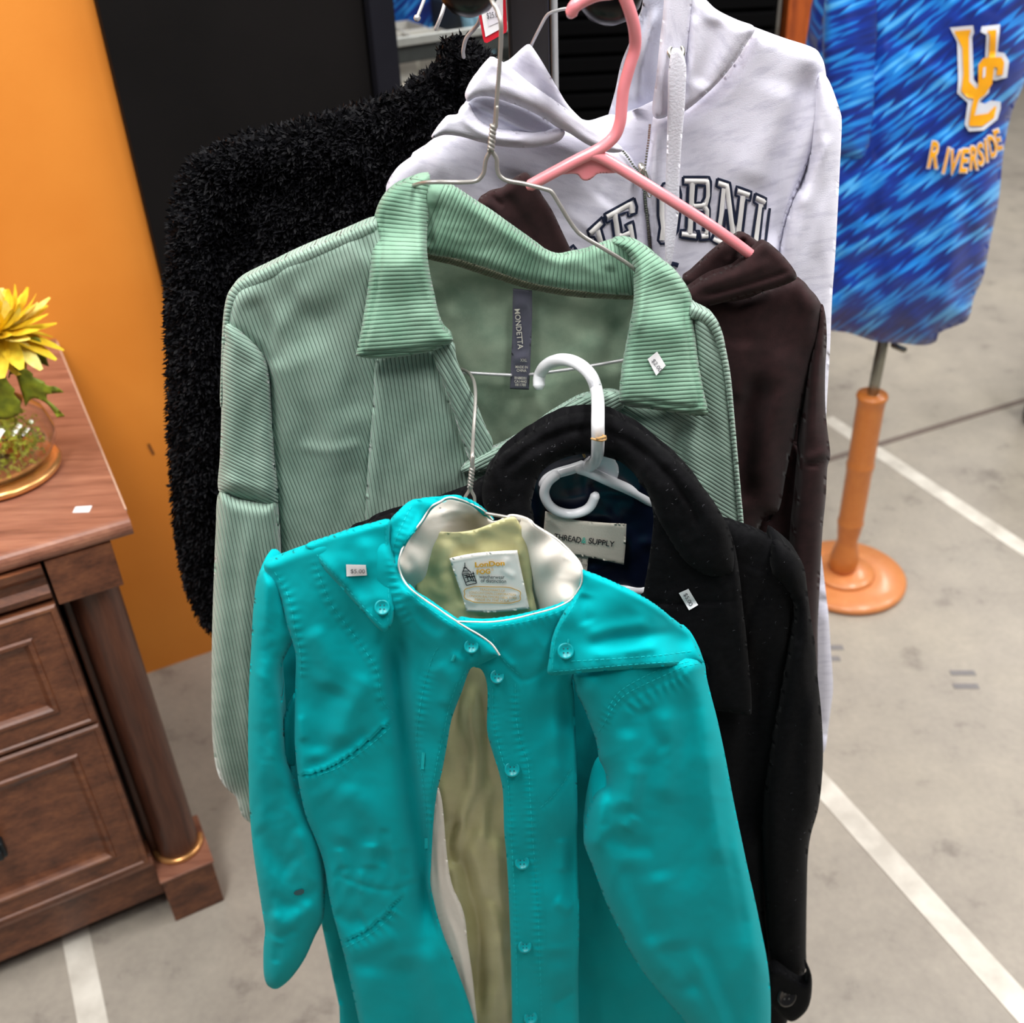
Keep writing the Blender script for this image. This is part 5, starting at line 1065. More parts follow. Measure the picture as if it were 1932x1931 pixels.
# ================================================================== TEAL RAINCOAT
M_teal = fabric('turquoise_cotton', (0, 171, 178), (0, 163, 170), rough=.85, grain=1400, gs=.10, sheen=.03, mott=9, spec=.06)
M_teal_st = plain('turquoise_thread', (30, 196, 202), .7, 0, .1)
M_tbut = plain('turquoise_button', (0, 146, 152), .35, 0, .4, .0); M_hole = plain('button_hole_dark', (0, 70, 78), .6)
M_linb = fabric('khaki_satin_lining', (200, 196, 148), (182, 178, 128), rough=.38, grain=1400, gs=.06, sheen=.15, mott=12, spec=.5)
M_crm = fabric('cream_cotton', (232, 226, 216), (222, 214, 204), rough=.7, grain=1200, gs=.1)
M_pipe = plain('white_piping', (238, 236, 230), .6)
M_sat = plain('white_satin_label', (238, 234, 230), .3, 0, .5); M_gldth = plain('gold_thread', (222, 164, 32), .5)
M_stain = plain('dark_teal_stain', (0, 84, 96), .6)
M_shadow_cord = plain('elastic_gather', (0, 160, 166), .6)
tj = empty('raincoat', tuple(PP(930, 1400, .75)), 'bright turquoise raincoat with cream lined stand collar and small $5.00 sticker', 'jacket')
YT = .738
PI_ = 'p'
def puck(line, wd=9, amp=1.1, per=15): return (line, wd, amp * .62, 'p', per)
def seam(line, wd=3.2, amp=-1.8): return (line, wd, amp)
# back of the coat
sheet('back', [(520, 1080), (580, 1040), (740, 1000), (1090, 1080), (1250, 1160), (1320, 1280), (1330, 1500), (1390, 1900), (1380, 2150), (700, 2150), (640, 1900), (585, 1640), (545, 1460), (548, 1444, 1), (534, 1444, 1), (535, 1345), (545, 1320), (520, 1320), (510, 1200)], YT + .062, M_teal, tj, sp=10, R=40, T=.004, back=.004,
      strokes=[([(1095, 1745), (1115, 1750), (1135, 1775), (1160, 1805), (1190, 1825), (1215, 1826)], 4, -5), ([(1110, 1775), (1130, 1860), (1140, 1950)], 12, 6), ([(1160, 1850), (1190, 1950)], 14, -5), ([(1120, 1560), (1150, 1680), (1200, 1790)], 16, 6), ([(1120, 1640), (1125, 1720)], 10, -4)], wr=[(4, 60, 80, .2)])
_, tab_r = sheet('waist_tab', [(556, 1312), (548, 1322), (540, 1340), (535, 1362), (534, 1400), (533, 1446, 1), (556, 1446, 1), (566, 1400), (568, 1340)], YT + .020, M_teal, tj, sp=4, R=7, T=.004, back=.003, strokes=[([(536, 1356), (556, 1352)], 3, -1.5)])
# cream facing and khaki lining inside the neck
rimL = [(930, 982), (912, 964), (893, 953), (874, 945), (858, 940), (849, 939), (840, 941), (832, 946), (822, 951), (812, 958), (798, 980), (785, 998), (769, 1019), (760, 1034), (755, 1048), (752, 1065), (755, 1080), (762, 1096), (773, 1110), (787, 1122), (804, 1134), (822, 1146), (842, 1160), (862, 1173)]
rimR = [(862, 1173), (895, 1174), (926, 1174), (952, 1171), (978, 1166), (1010, 1158), (1040, 1150), (1058, 1143), (1073, 1135), (1083, 1126), (1090, 1115), (1096, 1104), (1098, 1090), (1096, 1069), (1090, 1057), (1081, 1047), (1067, 1033), (1050, 1018), (1030, 1005), (1010, 993), (1003, 984), (994, 979), (978, 975), (963, 973)]
crm = [(930, 985), (893, 953), (849, 938), (830, 945), (812, 956), (785, 996), (767, 1018), (750, 1065), (760, 1100), (787, 1126), (822, 1152), (862, 1182), (926, 1184), (1040, 1162), (1075, 1145), (1095, 1118), (1102, 1090), (1097, 1066), (1081, 1045), (1050, 1016), (1010, 991), (994, 978), (963, 972)]
ctrl_c = [(752, 1065, -.012), (785, 1000, .01), (849, 940, .036), (930, 984, .040), (963, 974, .042), (1010, 993, .012), (1098, 1090, -.014), (1073, 1135, -.02), (926, 1174, .05), (862, 1173, .05), (820, 1145, .042), (800, 1128, .034), (990, 1160, .044), (960, 1140, .05), (900, 1080, .055), (960, 1080, .052), (840, 1080, .05), (1040, 1060, .004), (776, 1060, .006), (900, 1010, .052)]
_, cm_r = sheet('collar_facing', crm, YT, M_crm, tj, sp=4, R=4, T=.001, back=.001, ctrl=ctrl_c, strokes=[([(800, 985), (850, 965), (900, 975)], 6, 3), ([(820, 975), (810, 995)], 4, -2), ([(800, 1000), (850, 985), (930, 985)], 3, -2), ([(1010, 1000), (1006, 1060), (1004, 1150)], 4, 3), ([(1060, 1050), (1084, 1060)], 4, 1.5), ([(1050, 1090), (1085, 1094)], 3, 1.5), ([(838, 962), (836, 975)], 4, 2)], label='cream inside of the collar')
lin_ = [(789, 995), (822, 1003), (858, 1006), (895, 1001), (918, 993), (936, 986), (957, 978), (972, 978), (984, 997), (996, 1024), (1002, 1055), (1004, 1110), (1003, 1180), (860, 1185), (815, 1152), (787, 1122), (785, 1065)]
_, ln_r = sheet('neck_lining', lin_, YT + .026, M_linb, tj, sp=5, R=5, T=.001, back=.001, strokes=[([(845, 1010), (835, 1060), (842, 1140)], 18, 4), ([(925, 1000), (900, 1035), (850, 1040)], 16, -3), ([(850, 1150), (900, 1145), (960, 1155), (1000, 1145)], 8, 4), ([(980, 1010), (985, 1080)], 10, 2), ([(940, 1160), (960, 1178)], 8, -3)], wr=[(2.5, 36, 40, .3)], label='khaki satin lining')
# brand label
lb = [(848, 1055, 1), (880, 1048), (920, 1043), (976, 1040, 1), (983, 1075), (999, 1149, 1), (960, 1154), (920, 1156), (880, 1154, 1), (870, 1120), (858, 1085)]
_, lb_r = sheet('brand_label', lb, YT + .019, M_sat, tj, sp=3.5, R=3, T=.0008, back=.0006, strokes=[([(960, 1050), (950, 1075), (975, 1090)], 6, 1), ([(870, 1130), (900, 1140)], 6, 1), ([(950, 1135), (980, 1120)], 5, .8)], label='white satin label with gold and black LONDON FOG print')
ribbon('label_stitching', dashes([(854, 1060), (920, 1048), (971, 1045)], 5, 2) + dashes([(883, 1150), (930, 1151), (994, 1144)], 5, 2), 1.5, lb_r.depth, M_pipe, tj, off=.001, smoothed=False, kind='stuff')
text('label_print', 'LonDon', 924, 1064.5, 10, -4, lb_r.depth, M_gldth, tj, width=56, off=.0014, bold=.035)
text('label_print', 'FOG', 912, 1079, 9.5, -4, lb_r.depth, M_gldth, tj, width=26, off=.0014, bold=.035)
text('label_print', '®', 929, 1075, 5, 0, lb_r.depth, M_gldth, tj, width=5, off=.0014)
text('label_print', 'weatherwear', 928, 1089, 6.5, 1, lb_r.depth, M_black, tj, width=48, off=.0014, bold=.012)
text('label_print', 'of distinction', 931, 1096.5, 7, 2, lb_r.depth, M_black, tj, width=48, off=.0014, bold=.012)
for (s_, y_, w_) in (('TRADEMARKS OF', 1114, 48), ('LONDONTOWN CORPORATION', 1120.5, 88), ('LONDON-BALTIMORE-NEW YORK', 1127, 94), ('MADE IN THE U.S.A.', 1133, 66)):
    text('label_print', s_, 929, y_, 4.2, 3, lb_r.depth, M_gldth, tj, width=w_, off=.0014)
cl_pts = []
for i in range(49):
    a = 2 * math.pi * i / 48; k_ = 1 + .05 * abs(math.sin(4 * a)); cl_pts.append((929 + 52 * k_ * math.copysign(abs(math.cos(a)) ** .6, math.cos(a)), 1123 + 15 * k_ * math.copysign(abs(math.sin(a)) ** .7, math.sin(a)) + .04 * 52 * math.cos(a)))
ribbon('label_border', [cl_pts], 1.4, lb_r.depth, M_gldth, tj, off=.0014, smoothed=False)
tower = [[(877, 1062), (877, 1070)], [(874, 1072), (881, 1072)], [(875, 1077), (872, 1082), (885, 1082)], [(872, 1084), (890, 1090)], [(872, 1083), (880, 1105)], [(892, 1079), (899, 1101)], [(880, 1105), (899, 1101)], [(876, 1086), (895, 1082)], [(877, 1090), (896, 1088)], [(879, 1099), (888, 1096), (899, 1097)], [(880, 1086), (884, 1098)], [(885, 1085), (890, 1096)], [(889, 1084), (894, 1096)], [(874, 1078), (884, 1078)], [(877, 1070), (873, 1080)], [(877, 1070), (889, 1081)]]
ribbon('tower_print', tower, 1.7, lb_r.depth, M_black, tj, off=.0014, smoothed=False)
# slit lining (inside of the back seen through the open front)
SOFT[0] = False
_, sl2 = sheet('lining', [(893, 1240), (860, 1300), (830, 1450), (812, 1560), (812, 1700), (850, 1830), (890, 1960), (900, 2150), (1000, 2150), (990, 1960), (985, 1700), (970, 1500), (950, 1420), (940, 1300), (915, 1250)], YT + .030, M_linb, tj, sp=6, R=6, T=.001, back=.002,
    strokes=[([(900, 1280), (888, 1360), (900, 1440), (880, 1520), (858, 1600)], 12, 8), ([(905, 1300), (920, 1400), (925, 1500)], 10, -5), ([(930, 1540), (940, 1640), (945, 1760), (948, 1900)], 16, 8), ([(860, 1590), (880, 1640), (900, 1720), (905, 1800), (900, 1930)], 16, -16), ([(900, 1560), (895, 1620), (912, 1700)], 12, 5), ([(870, 1540), (846, 1590), (856, 1640)], 9, -10), ([(925, 1700), (935, 1760)], 8, 4)], wr=[(4, 28, 70, -.15)])
_, cfc = sheet('front_facing', [(824, 1490), (831, 1500), (836, 1530), (840, 1580), (844, 1620), (849, 1655), (856, 1680), (870, 1710), (878, 1740), (882, 1780), (888, 1820), (892, 1850), (897, 1900), (902, 1960), (905, 2150), (880, 2150), (880, 1930), (850, 1830), (825, 1760), (812, 1700), (808, 1640), (814, 1560)], YT + .012, M_crm, tj, sp=4, R=6, T=.003, back=.002, strokes=[([(828, 1540), (826, 1620), (840, 1700), (870, 1800), (888, 1900)], 5, 2.5), ([(838, 1600), (836, 1680), (862, 1760)], 4, -2), puck([(820, 1700), (850, 1780), (875, 1850)], 6, .8, 13)], label='cream facing of the front edge')
SOFT[0] = True
# left front
lf = [(735, 986), (660, 1008), (580, 1032), (530, 1050), (502, 1062), (498, 1072), (506, 1090), (519, 1110), (530, 1132), (537, 1158), (543, 1184), (552, 1212), (558, 1240), (557, 1290), (556, 1340), (556, 1400), (560, 1450), (565, 1488), (577, 1540), (592, 1576), (605, 1610), (613, 1640), (619, 1680), (628, 1724), (640, 1768), (653, 1818), (674, 1914), (690, 2000), (712, 2150, 1), (930, 2150, 1), (915, 2000), (897, 1935), (882, 1885), (866, 1842), (853, 1806), (840, 1775), (827, 1735), (818, 1700), (812, 1668), (813, 1640), (815, 1600), (818, 1550), (824, 1498), (834, 1456), (843, 1408), (851, 1362), (861, 1332), (872, 1304), (880, 1280), (888, 1262), (897, 1258), (903, 1256, 1), (943, 1237, 1), (928, 1216), (905, 1198), (862, 1173), (822, 1146), (787, 1122), (762, 1096), (740, 1040)]
ctrl_l = [(735, 986, .0), (500, 1065, .01), (560, 1300, .006), (600, 1600, .004), (680, 1900, .0), (712, 2150, .0), (900, 2000, -.004), (815, 1620, -.004), (850, 1362, -.012), (895, 1258, -.022), (943, 1237, -.030), (862, 1173, -.028), (787, 1122, -.024), (755, 1080, -.014), (650, 1200, .0), (700, 1450, .0), (760, 1700, .0), (800, 1900, .0), (760, 1250, -.006), (790, 1400, -.006), (640, 1400, -.002)]
_, lf_r = sheet('front_left', lf, YT, M_teal, tj, sp=4, R=16, T=.008, back=.003, ctrl=ctrl_l, prof=.7, strokes=[
    # fold between side and placket
    ([(742, 1150), (745, 1230), (752, 1320), (764, 1400), (776, 1480), (788, 1560), (796, 1620), (804, 1700), (812, 1800)], 24, -24), ([(775, 1160), (772, 1260), (782, 1380), (800, 1500), (806, 1600)], 16, 5),
    ([(722, 1200), (724, 1280), (736, 1350), (750, 1440)], 14, 6),
    seam([(581, 1066), (610, 1140), (640, 1182), (664, 1215), (690, 1254), (701, 1274), (707, 1310), (712, 1332), (728, 1352), (752, 1368)]), puck([(590, 1058), (618, 1132), (648, 1174), (674, 1208), (700, 1246), (712, 1272), (716, 1308), (722, 1328), (738, 1346)], 8, 1.0, 16),
    seam([(501, 1081), (522, 1112), (533, 1140), (545, 1190), (556, 1220), (560, 1250), (558, 1295)], 3, -1.2), puck([(520, 1084), (540, 1116), (552, 1150), (560, 1190), (568, 1230), (570, 1280)], 9, 1.2, 15),
    # pocket
    ([(562, 1463), (600, 1455), (637, 1439), (680, 1408), (712, 1382), (738, 1358)], 3.2, -3.5, 's'), puck([(566, 1474), (604, 1464), (642, 1449), (686, 1418), (718, 1392), (742, 1370)], 9, .9, 13),
    ([(570, 1450), (600, 1440), (640, 1420), (700, 1375)], 12, -4), ([(600, 1478), (660, 1540), (640, 1600)], 26, 4), ([(590, 1500), (660, 1530), (700, 1600)], 26, -3), ([(640, 1480), (700, 1540), (730, 1620)], 26, 4),
    ([(640, 1290), (610, 1350), (600, 1430)], 26, -5), ([(700, 1270), (660, 1340), (640, 1410)], 22, 4), ([(590, 1180), (620, 1250), (610, 1310)], 24, 4), ([(560, 1350), (575, 1400)], 10, 3),
    # gathered waist
    seam([(624, 1648), (660, 1662), (700, 1676), (740, 1680), (770, 1672), (795, 1660), (806, 1650)], 5, -2.5), puck([(624, 1640), (660, 1652), (700, 1664), (740, 1668), (770, 1660), (804, 1640)], 16, 1.6, 30), puck([(624, 1664), (660, 1680), (700, 1696), (745, 1702), (790, 1688)], 18, 1.4, 34),
    ([(676, 1640), (684, 1665), (680, 1690)], 6, 4), ([(700, 1652), (694, 1672)], 5, 3.5), ([(740, 1590), (748, 1640), (740, 1690)], 10, 5), ([(726, 1560), (722, 1640)], 10, -5), ([(765, 1600), (768, 1660)], 9, -5), ([(640, 1600), (650, 1640)], 10, 4), ([(700, 1590), (700, 1640)], 14, 3),
    # lower pocket
    ([(645, 1779), (672, 1766), (700, 1748), (722, 1730), (742, 1708), (756, 1692)], 3.2, -3, 's'), puck([(650, 1790), (680, 1776), (708, 1758), (732, 1738), (754, 1712)], 12, 1.4, 16), ([(650, 1800), (700, 1790), (750, 1760)], 18, 3), ([(630, 1720), (660, 1740), (690, 1730)], 16, -4), ([(700, 1820), (690, 1900), (720, 2000)], 30, 5), ([(760, 1800), (770, 1900), (800, 2020)], 26, -8), ([(800, 1780), (830, 1900), (860, 2000)], 22, 5),
    # placket seams and pucker
    seam([(862, 1186), (840, 1200), (814, 1222), (804, 1240), (796, 1262), (786, 1300), (778, 1350), (773, 1391), (777, 1430), (784, 1466), (790, 1515), (796, 1567), (800, 1620), (804, 1674), (820, 1740), (840, 1830), (862, 1920)], 3, -1.5),
    puck([(812, 1262), (802, 1300), (792, 1350), (787, 1391), (790, 1430), (798, 1466), (804, 1515), (808, 1567), (808, 1620), (810, 1674)], 10, 1.2, 12), puck([(864, 1300), (850, 1340), (842, 1380), (832, 1430), (822, 1480), (814, 1530), (808, 1600)], 8, .9, 11),
    # collar
    seam([(754, 1073), (755, 1110), (764, 1145), (787, 1187), (812, 1214)], 3, -1.2), puck([(746, 1040), (744, 1090), (752, 1140), (772, 1180)], 10, 1.5, 13), ([(790, 1130), (830, 1165), (870, 1190)], 10, 2.5), ([(770, 1120), (800, 1170), (840, 1195)], 12, -2.5), puck([(770, 1112), (800, 1138), (840, 1166), (880, 1192), (915, 1218)], 6, .7, 10),
    seam([(862, 1187), (880, 1200), (905, 1216)], 2.2, -1), ([(850, 1235), (880, 1250)], 8, 2), ([(820, 1250), (850, 1290), (840, 1340)], 16, 3)], wr=[(1.0, 80, 60, .5), (.2, 16, 16, .2)])
stitch(tj, lf_r, M_teal_st, [[(593, 1062), (622, 1136), (652, 1178), (676, 1210), (703, 1250), (714, 1274), (718, 1308), (724, 1326), (742, 1346)], [(518, 1080), (538, 1112), (550, 1150), (556, 1190), (566, 1230), (568, 1280)], [(826, 1222), (816, 1240), (808, 1264), (798, 1302), (790, 1350), (785, 1391), (789, 1430), (796, 1466), (802, 1515), (806, 1567)], [(862, 1290), (846, 1340), (836, 1390), (824, 1440), (814, 1500)], [(604, 1462), (640, 1448), (684, 1418), (716, 1392), (740, 1370)], [(866, 1292), (880, 1264)], [(768, 1116), (800, 1142), (838, 1168), (880, 1196)], [(652, 1788), (682, 1773), (708, 1756), (732, 1736), (752, 1714)]])
ribbon('collar_piping', [rimL[:], [(862, 1174), (884, 1187), (905, 1199), (928, 1216), (943, 1237)]], 3.2, lambda Q: YT + Relief((np.array([[0, 0], [1, 0], [1, 1.]]), []), 0, 1, 0, [], (), [(930, 982, .044), (893, 953, .03), (849, 939, .012), (812, 958, .0), (785, 998, -.006), (752, 1065, -.018), (787, 1122, -.028), (822, 1146, -.031), (862, 1173, -.035), (905, 1199, -.036), (943, 1237, -.038)]).base(Q), M_pipe, tj, off=.0, raise_=.0015, label='white piping along the collar rim')
# outer collar (turquoise) left of the opening
oc = [(735, 986), (748, 970), (762, 956), (777, 947), (800, 943), (830, 940), (858, 937), (880, 943), (900, 952), (922, 970), (934, 984), (915, 976), (893, 957), (872, 948), (849, 943), (833, 949), (815, 962), (800, 984), (787, 1000), (771, 1021), (757, 1048), (754, 1065), (757, 1082), (764, 1098), (790, 1126), (800, 1170), (780, 1190), (750, 1150), (738, 1080), (734, 1020)]
_, oc_r = sheet('collar', oc, YT - .002, M_teal, tj, sp=4, R=10, T=.004, back=.002, ctrl=[(735, 986, .0), (780, 947, .014), (849, 937, .022), (930, 984, .050), (815, 962, .004), (771, 1021, -.010), (755, 1065, -.014), (790, 1128, -.024), (800, 1180, -.014), (745, 1130, -.008), (740, 1050, -.004), (893, 955, .034)], strokes=[puck([(775, 960), (760, 1000), (746, 1050), (748, 1110)], 9, 1.1, 12), ([(800, 950), (780, 985), (758, 1030)], 6, -1.5)])
stitch(tj, oc_r, M_teal_st, [[(842, 946), (812, 960), (790, 992), (764, 1024), (750, 1060)], [(776, 956), (756, 996), (741, 1040), (744, 1100)]])
# right front
rf_ = [(862, 1173), (895, 1174), (926, 1174), (978, 1166), (1040, 1150), (1073, 1136), (1090, 1116), (1098, 1092), (1120, 1110), (1120, 1200), (1090, 1240), (1080, 1274), (1083, 1314), (1085, 1354), (1087, 1420), (1089, 1490), (1091, 1594), (1092, 1680), (1093, 1754), (1091, 1850), (1092, 1931), (1096, 2150, 1), (968, 2150, 1), (966, 1931), (964, 1808), (961, 1720), (959, 1674), (955, 1610), (951, 1567), (949, 1498), (943, 1464), (934, 1434), (925, 1406), (919, 1380), (919, 1348), (920, 1316), (919, 1294), (914, 1274), (906, 1262), (893, 1258), (880, 1240), (866, 1210)]
_, rf_r = sheet('front_right', rf_, YT, M_teal, tj, sp=4, R=14, T=.007, back=.003, prof=.7, ctrl=[(862, 1173, -.024), (926, 1174, -.026), (1040, 1150, -.024), (1098, 1092, -.014), (1110, 1200, -.004), (1085, 1354, .004), (1090, 1600, .006), (1094, 1931, .006), (966, 1931, -.008), (950, 1560, -.010), (919, 1360, -.012), (893, 1258, -.016), (1000, 1300, -.014), (1020, 1500, -.010), (1030, 1750, -.010), (1000, 1220, -.022), (1050, 1400, -.008)], strokes=[
    ([(1068, 1290), (1070, 1400), (1076, 1520), (1082, 1640), (1084, 1760), (1086, 1900)], 18, -16), ([(1050, 1280), (1048, 1380), (1054, 1480)], 14, 3.5),
    seam([(926, 1182), (933, 1205), (945, 1240), (962, 1264), (984, 1288), (990, 1310), (987, 1354), (992, 1390), (1003, 1425), (1010, 1460), (1013, 1503), (1017, 1550), (1019, 1594), (1023, 1640), (1029, 1701), (1033, 1780), (1035, 1861), (1036, 1931)], 3, -1.8),
    puck([(970, 1300), (973, 1350), (980, 1400), (992, 1440), (998, 1503), (1003, 1594), (1012, 1701), (1018, 1861)], 9, 1.3, 12), puck([(930, 1300), (932, 1360), (942, 1410), (956, 1460), (962, 1520), (966, 1600), (970, 1700), (974, 1850)], 8, .9, 11),
    ([(1013, 1533), (1030, 1520), (1050, 1500), (1070, 1470), (1086, 1440)], 3, -1.6), puck([(1016, 1526), (1036, 1508), (1056, 1484), (1074, 1456)], 7, .9, 11),
    puck([(930, 1184), (960, 1180), (1000, 1172), (1040, 1160), (1068, 1146)], 11, 1.8, 13), ([(940, 1210), (980, 1240), (1030, 1220)], 20, -2.5), ([(960, 1256), (990, 1285), (1030, 1260), (1042, 1240)], 5, -1.5), ([(925, 1200), (945, 1236), (975, 1262)], 6, 2),
    puck([(1050, 1780), (1056, 1860), (1060, 1940)], 24, 2.0, 60), ([(1046, 1700), (1080, 1720)], 12, 3), ([(1040, 1900), (1085, 1870)], 8, -2.5), ([(1060, 1580), (1064, 1650)], 12, 3)], wr=[(.9, 60, 80, .5), (.2, 16, 16, .4)])
stitch(tj, rf_r, M_teal_st, [[(930, 1182), (978, 1176), (1040, 1160), (1072, 1146)], [(972, 1290), (974, 1354), (982, 1400), (996, 1440), (1000, 1503), (1006, 1594), (1014, 1701), (1020, 1861), (1022, 1931)], [(930, 1300), (931, 1360), (943, 1416), (957, 1466), (961, 1520), (966, 1600), (972, 1720), (976, 1900)], [(930, 1206), (950, 1246), (985, 1278)], [(1020, 1524), (1042, 1504), (1062, 1480), (1078, 1450)]])
ribbon('collar_piping', [rimR[:13] + rimR[13:]], 3.0, lambda Q: YT + Relief((np.array([[0, 0], [1, 0], [1, 1.]]), []), 0, 1, 0, [], (), [(862, 1173, -.028), (926, 1174, -.031), (1040, 1150, -.029), (1098, 1090, -.026), (1050, 1018, -.006), (1010, 993, .006), (963, 973, .036)]).base(Q), M_pipe, tj, off=.0, raise_=.0012, label='white piping along the collar rim')
for i, (bx, by, r_px) in enumerate(((889, 1219, 14), (937, 1276, 14), (966, 1451, 15), (985, 1627, 14), (990, 1785, 13), (1001, 1920, 13))):
    button(bx, by, r_px, lf_r if i == 0 else rf_r, M_tbut, M_hole, tj, tilt=(.1 if i != 1 else .3, -.8, .55))
for q in ([(853, 1248), (858, 1236)], [(799, 1420), (797, 1452)], [(804, 1582), (804, 1602)]):
    ribbon('buttonhole', [q], 6, lf_r.depth, M_teal_st, tj, off=.001, raise_=.0012, smoothed=False)
# sleeves
ls = [(502, 1074), (492, 1078), (485, 1092), (481, 1118), (477, 1160), (474, 1220), (471, 1270), (469, 1327), (468, 1400), (469, 1470), (471, 1530), (476, 1590), (482, 1637), (490, 1690), (497, 1735), (500, 1756), (497, 1790), (497, 1829), (500, 1850), (507, 1862), (521, 1867), (538, 1857), (556, 1838), (576, 1808), (594, 1768), (610, 1733), (613, 1690), (613, 1650), (608, 1612), (600, 1580), (582, 1540), (565, 1498), (552, 1460), (542, 1430), (537, 1390), (535, 1350), (532, 1310), (530, 1280), (534, 1250), (545, 1225), (556, 1200), (552, 1170), (545, 1140), (534, 1105), (524, 1088)]
_, ls_r = sheet('sleeve', ls, YT + .022, M_teal, tj, sp=4, R=30, T=.024, back=.024, strokes=[([(497, 1080), (505, 1160), (515, 1230)], 8, 3), ([(490, 1240), (510, 1380), (520, 1500)], 26, 4), ([(480, 1560), (520, 1620), (560, 1640)], 22, -4), ([(500, 1756), (530, 1770), (560, 1750)], 7, -3), ([(505, 1720), (540, 1745), (590, 1700)], 16, 5), ([(560, 1560), (580, 1620), (590, 1690)], 14, 4), ([(525, 1780), (520, 1820)], 8, -3), ([(520, 1700), (560, 1710), (600, 1660)], 14, -3)], wr=[(2, 40, 70, .2), (.4, 15, 15, 0)])
decal('stain', [(554, 1686), (557, 1682), (563, 1680), (570, 1678), (574, 1681), (573, 1686), (568, 1689), (561, 1690), (556, 1689)], ls_r, M_stain, tj, .0008)['label'] = 'small dark stain on the sleeve'
rs = [(1084, 1268), (1084, 1290), (1087, 1308), (1094, 1322), (1101, 1335), (1110, 1358), (1119, 1381), (1126, 1405), (1130, 1432), (1137, 1446), (1143, 1462), (1144, 1482), (1135, 1488), (1127, 1494), (1118, 1508), (1110, 1528), (1104, 1555), (1101, 1587), (1108, 1610), (1117, 1632), (1128, 1662), (1139, 1692), (1150, 1718), (1162, 1742), (1178, 1775), (1193, 1804), (1215, 1837), (1240, 1868), (1262, 1894), (1287, 1922), (1320, 1960), (1360, 2010), (1400, 2070), (1440, 2080), (1452, 2000), (1454, 1931), (1454, 1885), (1451, 1841), (1446, 1805), (1441, 1779), (1433, 1740), (1425, 1701), (1410, 1635), (1398, 1578), (1392, 1550), (1381, 1495), (1370, 1436), (1361, 1392), (1352, 1352), (1342, 1314), (1333, 1277), (1329, 1252), (1310, 1235), (1240, 1225), (1140, 1235)]
_, rs_r = sheet('sleeve', rs, YT - .006, M_teal, tj, sp=4, R=44, T=.040, back=.024, strokes=[
    seam([(1330, 1256), (1300, 1262), (1275, 1278), (1250, 1288), (1226, 1299), (1200, 1312), (1178, 1326), (1160, 1348), (1146, 1374), (1134, 1392), (1127, 1408)], 3, -2.2), puck([(1320, 1250), (1290, 1256), (1266, 1268), (1240, 1279), (1216, 1290), (1190, 1303), (1168, 1318), (1150, 1342), (1136, 1368), (1124, 1386)], 9, 1.2, 12), puck([(1300, 1276), (1270, 1294), (1236, 1306), (1206, 1322), (1184, 1342)], 12, 2.0, 16),
    ([(1200, 1262), (1212, 1285), (1220, 1300)], 2.5, -1.2),
    ([(1292, 1270), (1300, 1400), (1296, 1560), (1302, 1700)], 30, -5), ([(1255, 1330), (1262, 1420), (1250, 1520)], 22, 4), ([(1215, 1330), (1230, 1380), (1260, 1420)], 16, -3), ([(1180, 1370), (1190, 1450), (1178, 1540)], 20, 5), ([(1210, 1440), (1196, 1500), (1170, 1580)], 16, 6), ([(1150, 1480), (1148, 1530), (1140, 1570)], 8, -6), ([(1128, 1500), (1132, 1560), (1120, 1610)], 12, 4), ([(1140, 1570), (1180, 1596), (1240, 1600)], 18, -3), ([(1200, 1540), (1180, 1568)], 12, 4), ([(1350, 1420), (1370, 1560), (1395, 1680), (1410, 1800)], 18, -7), ([(1330, 1400), (1340, 1520), (1360, 1640)], 20, 4), ([(1385, 1560), (1415, 1720), (1440, 1860)], 14, 5),
    ([(1240, 1640), (1260, 1720), (1270, 1800)], 30, 5), ([(1180, 1620), (1200, 1700), (1240, 1790)], 24, -4), ([(1300, 1780), (1325, 1840), (1352, 1900), (1380, 1970), (1400, 2040)], 12, 6), ([(1325, 1770), (1352, 1840), (1380, 1910), (1410, 2000)], 16, -8), ([(1240, 1840), (1280, 1868), (1320, 1850)], 16, -3)], wr=[(1.6, 60, 110, .3), (.2, 15, 15, 0)])
stitch(tj, rs_r, M_teal_st, [[(1318, 1252), (1290, 1258), (1264, 1270), (1240, 1281), (1216, 1292), (1190, 1305), (1170, 1320), (1152, 1343), (1138, 1368), (1126, 1386)], [(1300, 1248), (1250, 1262), (1210, 1280), (1176, 1300), (1160, 1316), (1146, 1340)]])
# storm flaps buttoned below the collar
fl1 = [(575, 1030, 1), (620, 1015), (680, 996), (734, 984, 1), (735, 1020), (737, 1060), (740, 1100), (743, 1140), (742, 1165), (738, 1180), (731, 1190), (724, 1193), (715, 1187), (704, 1176), (685, 1155), (664, 1132), (640, 1105), (610, 1073), (590, 1048)]
_, f1_r = sheet('storm_flap', fl1, YT - .014, M_teal, tj, sp=4, R=8, T=.004, back=.002, strokes=[([(690, 1010), (700, 1080), (712, 1150)], 20, 3), ([(590, 1040), (640, 1090), (700, 1150)], 14, 2), puck([(600, 1052), (650, 1106), (700, 1162)], 6, .6, 12)], wr=[(1.2, 50, 50, .5)], ctrl=[(575, 1030, .012), (734, 984, .006), (724, 1190, -.014), (660, 1070, -.002)])
stitch(tj, f1_r, M_teal_st, [[(588, 1036), (636, 1090), (690, 1150), (722, 1182)], [(728, 990), (729, 1060), (734, 1140), (730, 1180)]])
button(721, 1146, 15, f1_r, M_tbut, M_hole, tj, tilt=(.15, -.8, .55))
fs = disc_decal('price_sticker', [(653, 1066), (690, 1067), (692, 1086), (654, 1088)], f1_r, M_sticker, tj, off=.0016, label='small white $5.00 sticker on the left shoulder flap')
text('sticker_print', '$5.00', 675, 1079, 9, 1, f1_r.depth, M_ink, fs, width=27, off=.0024)
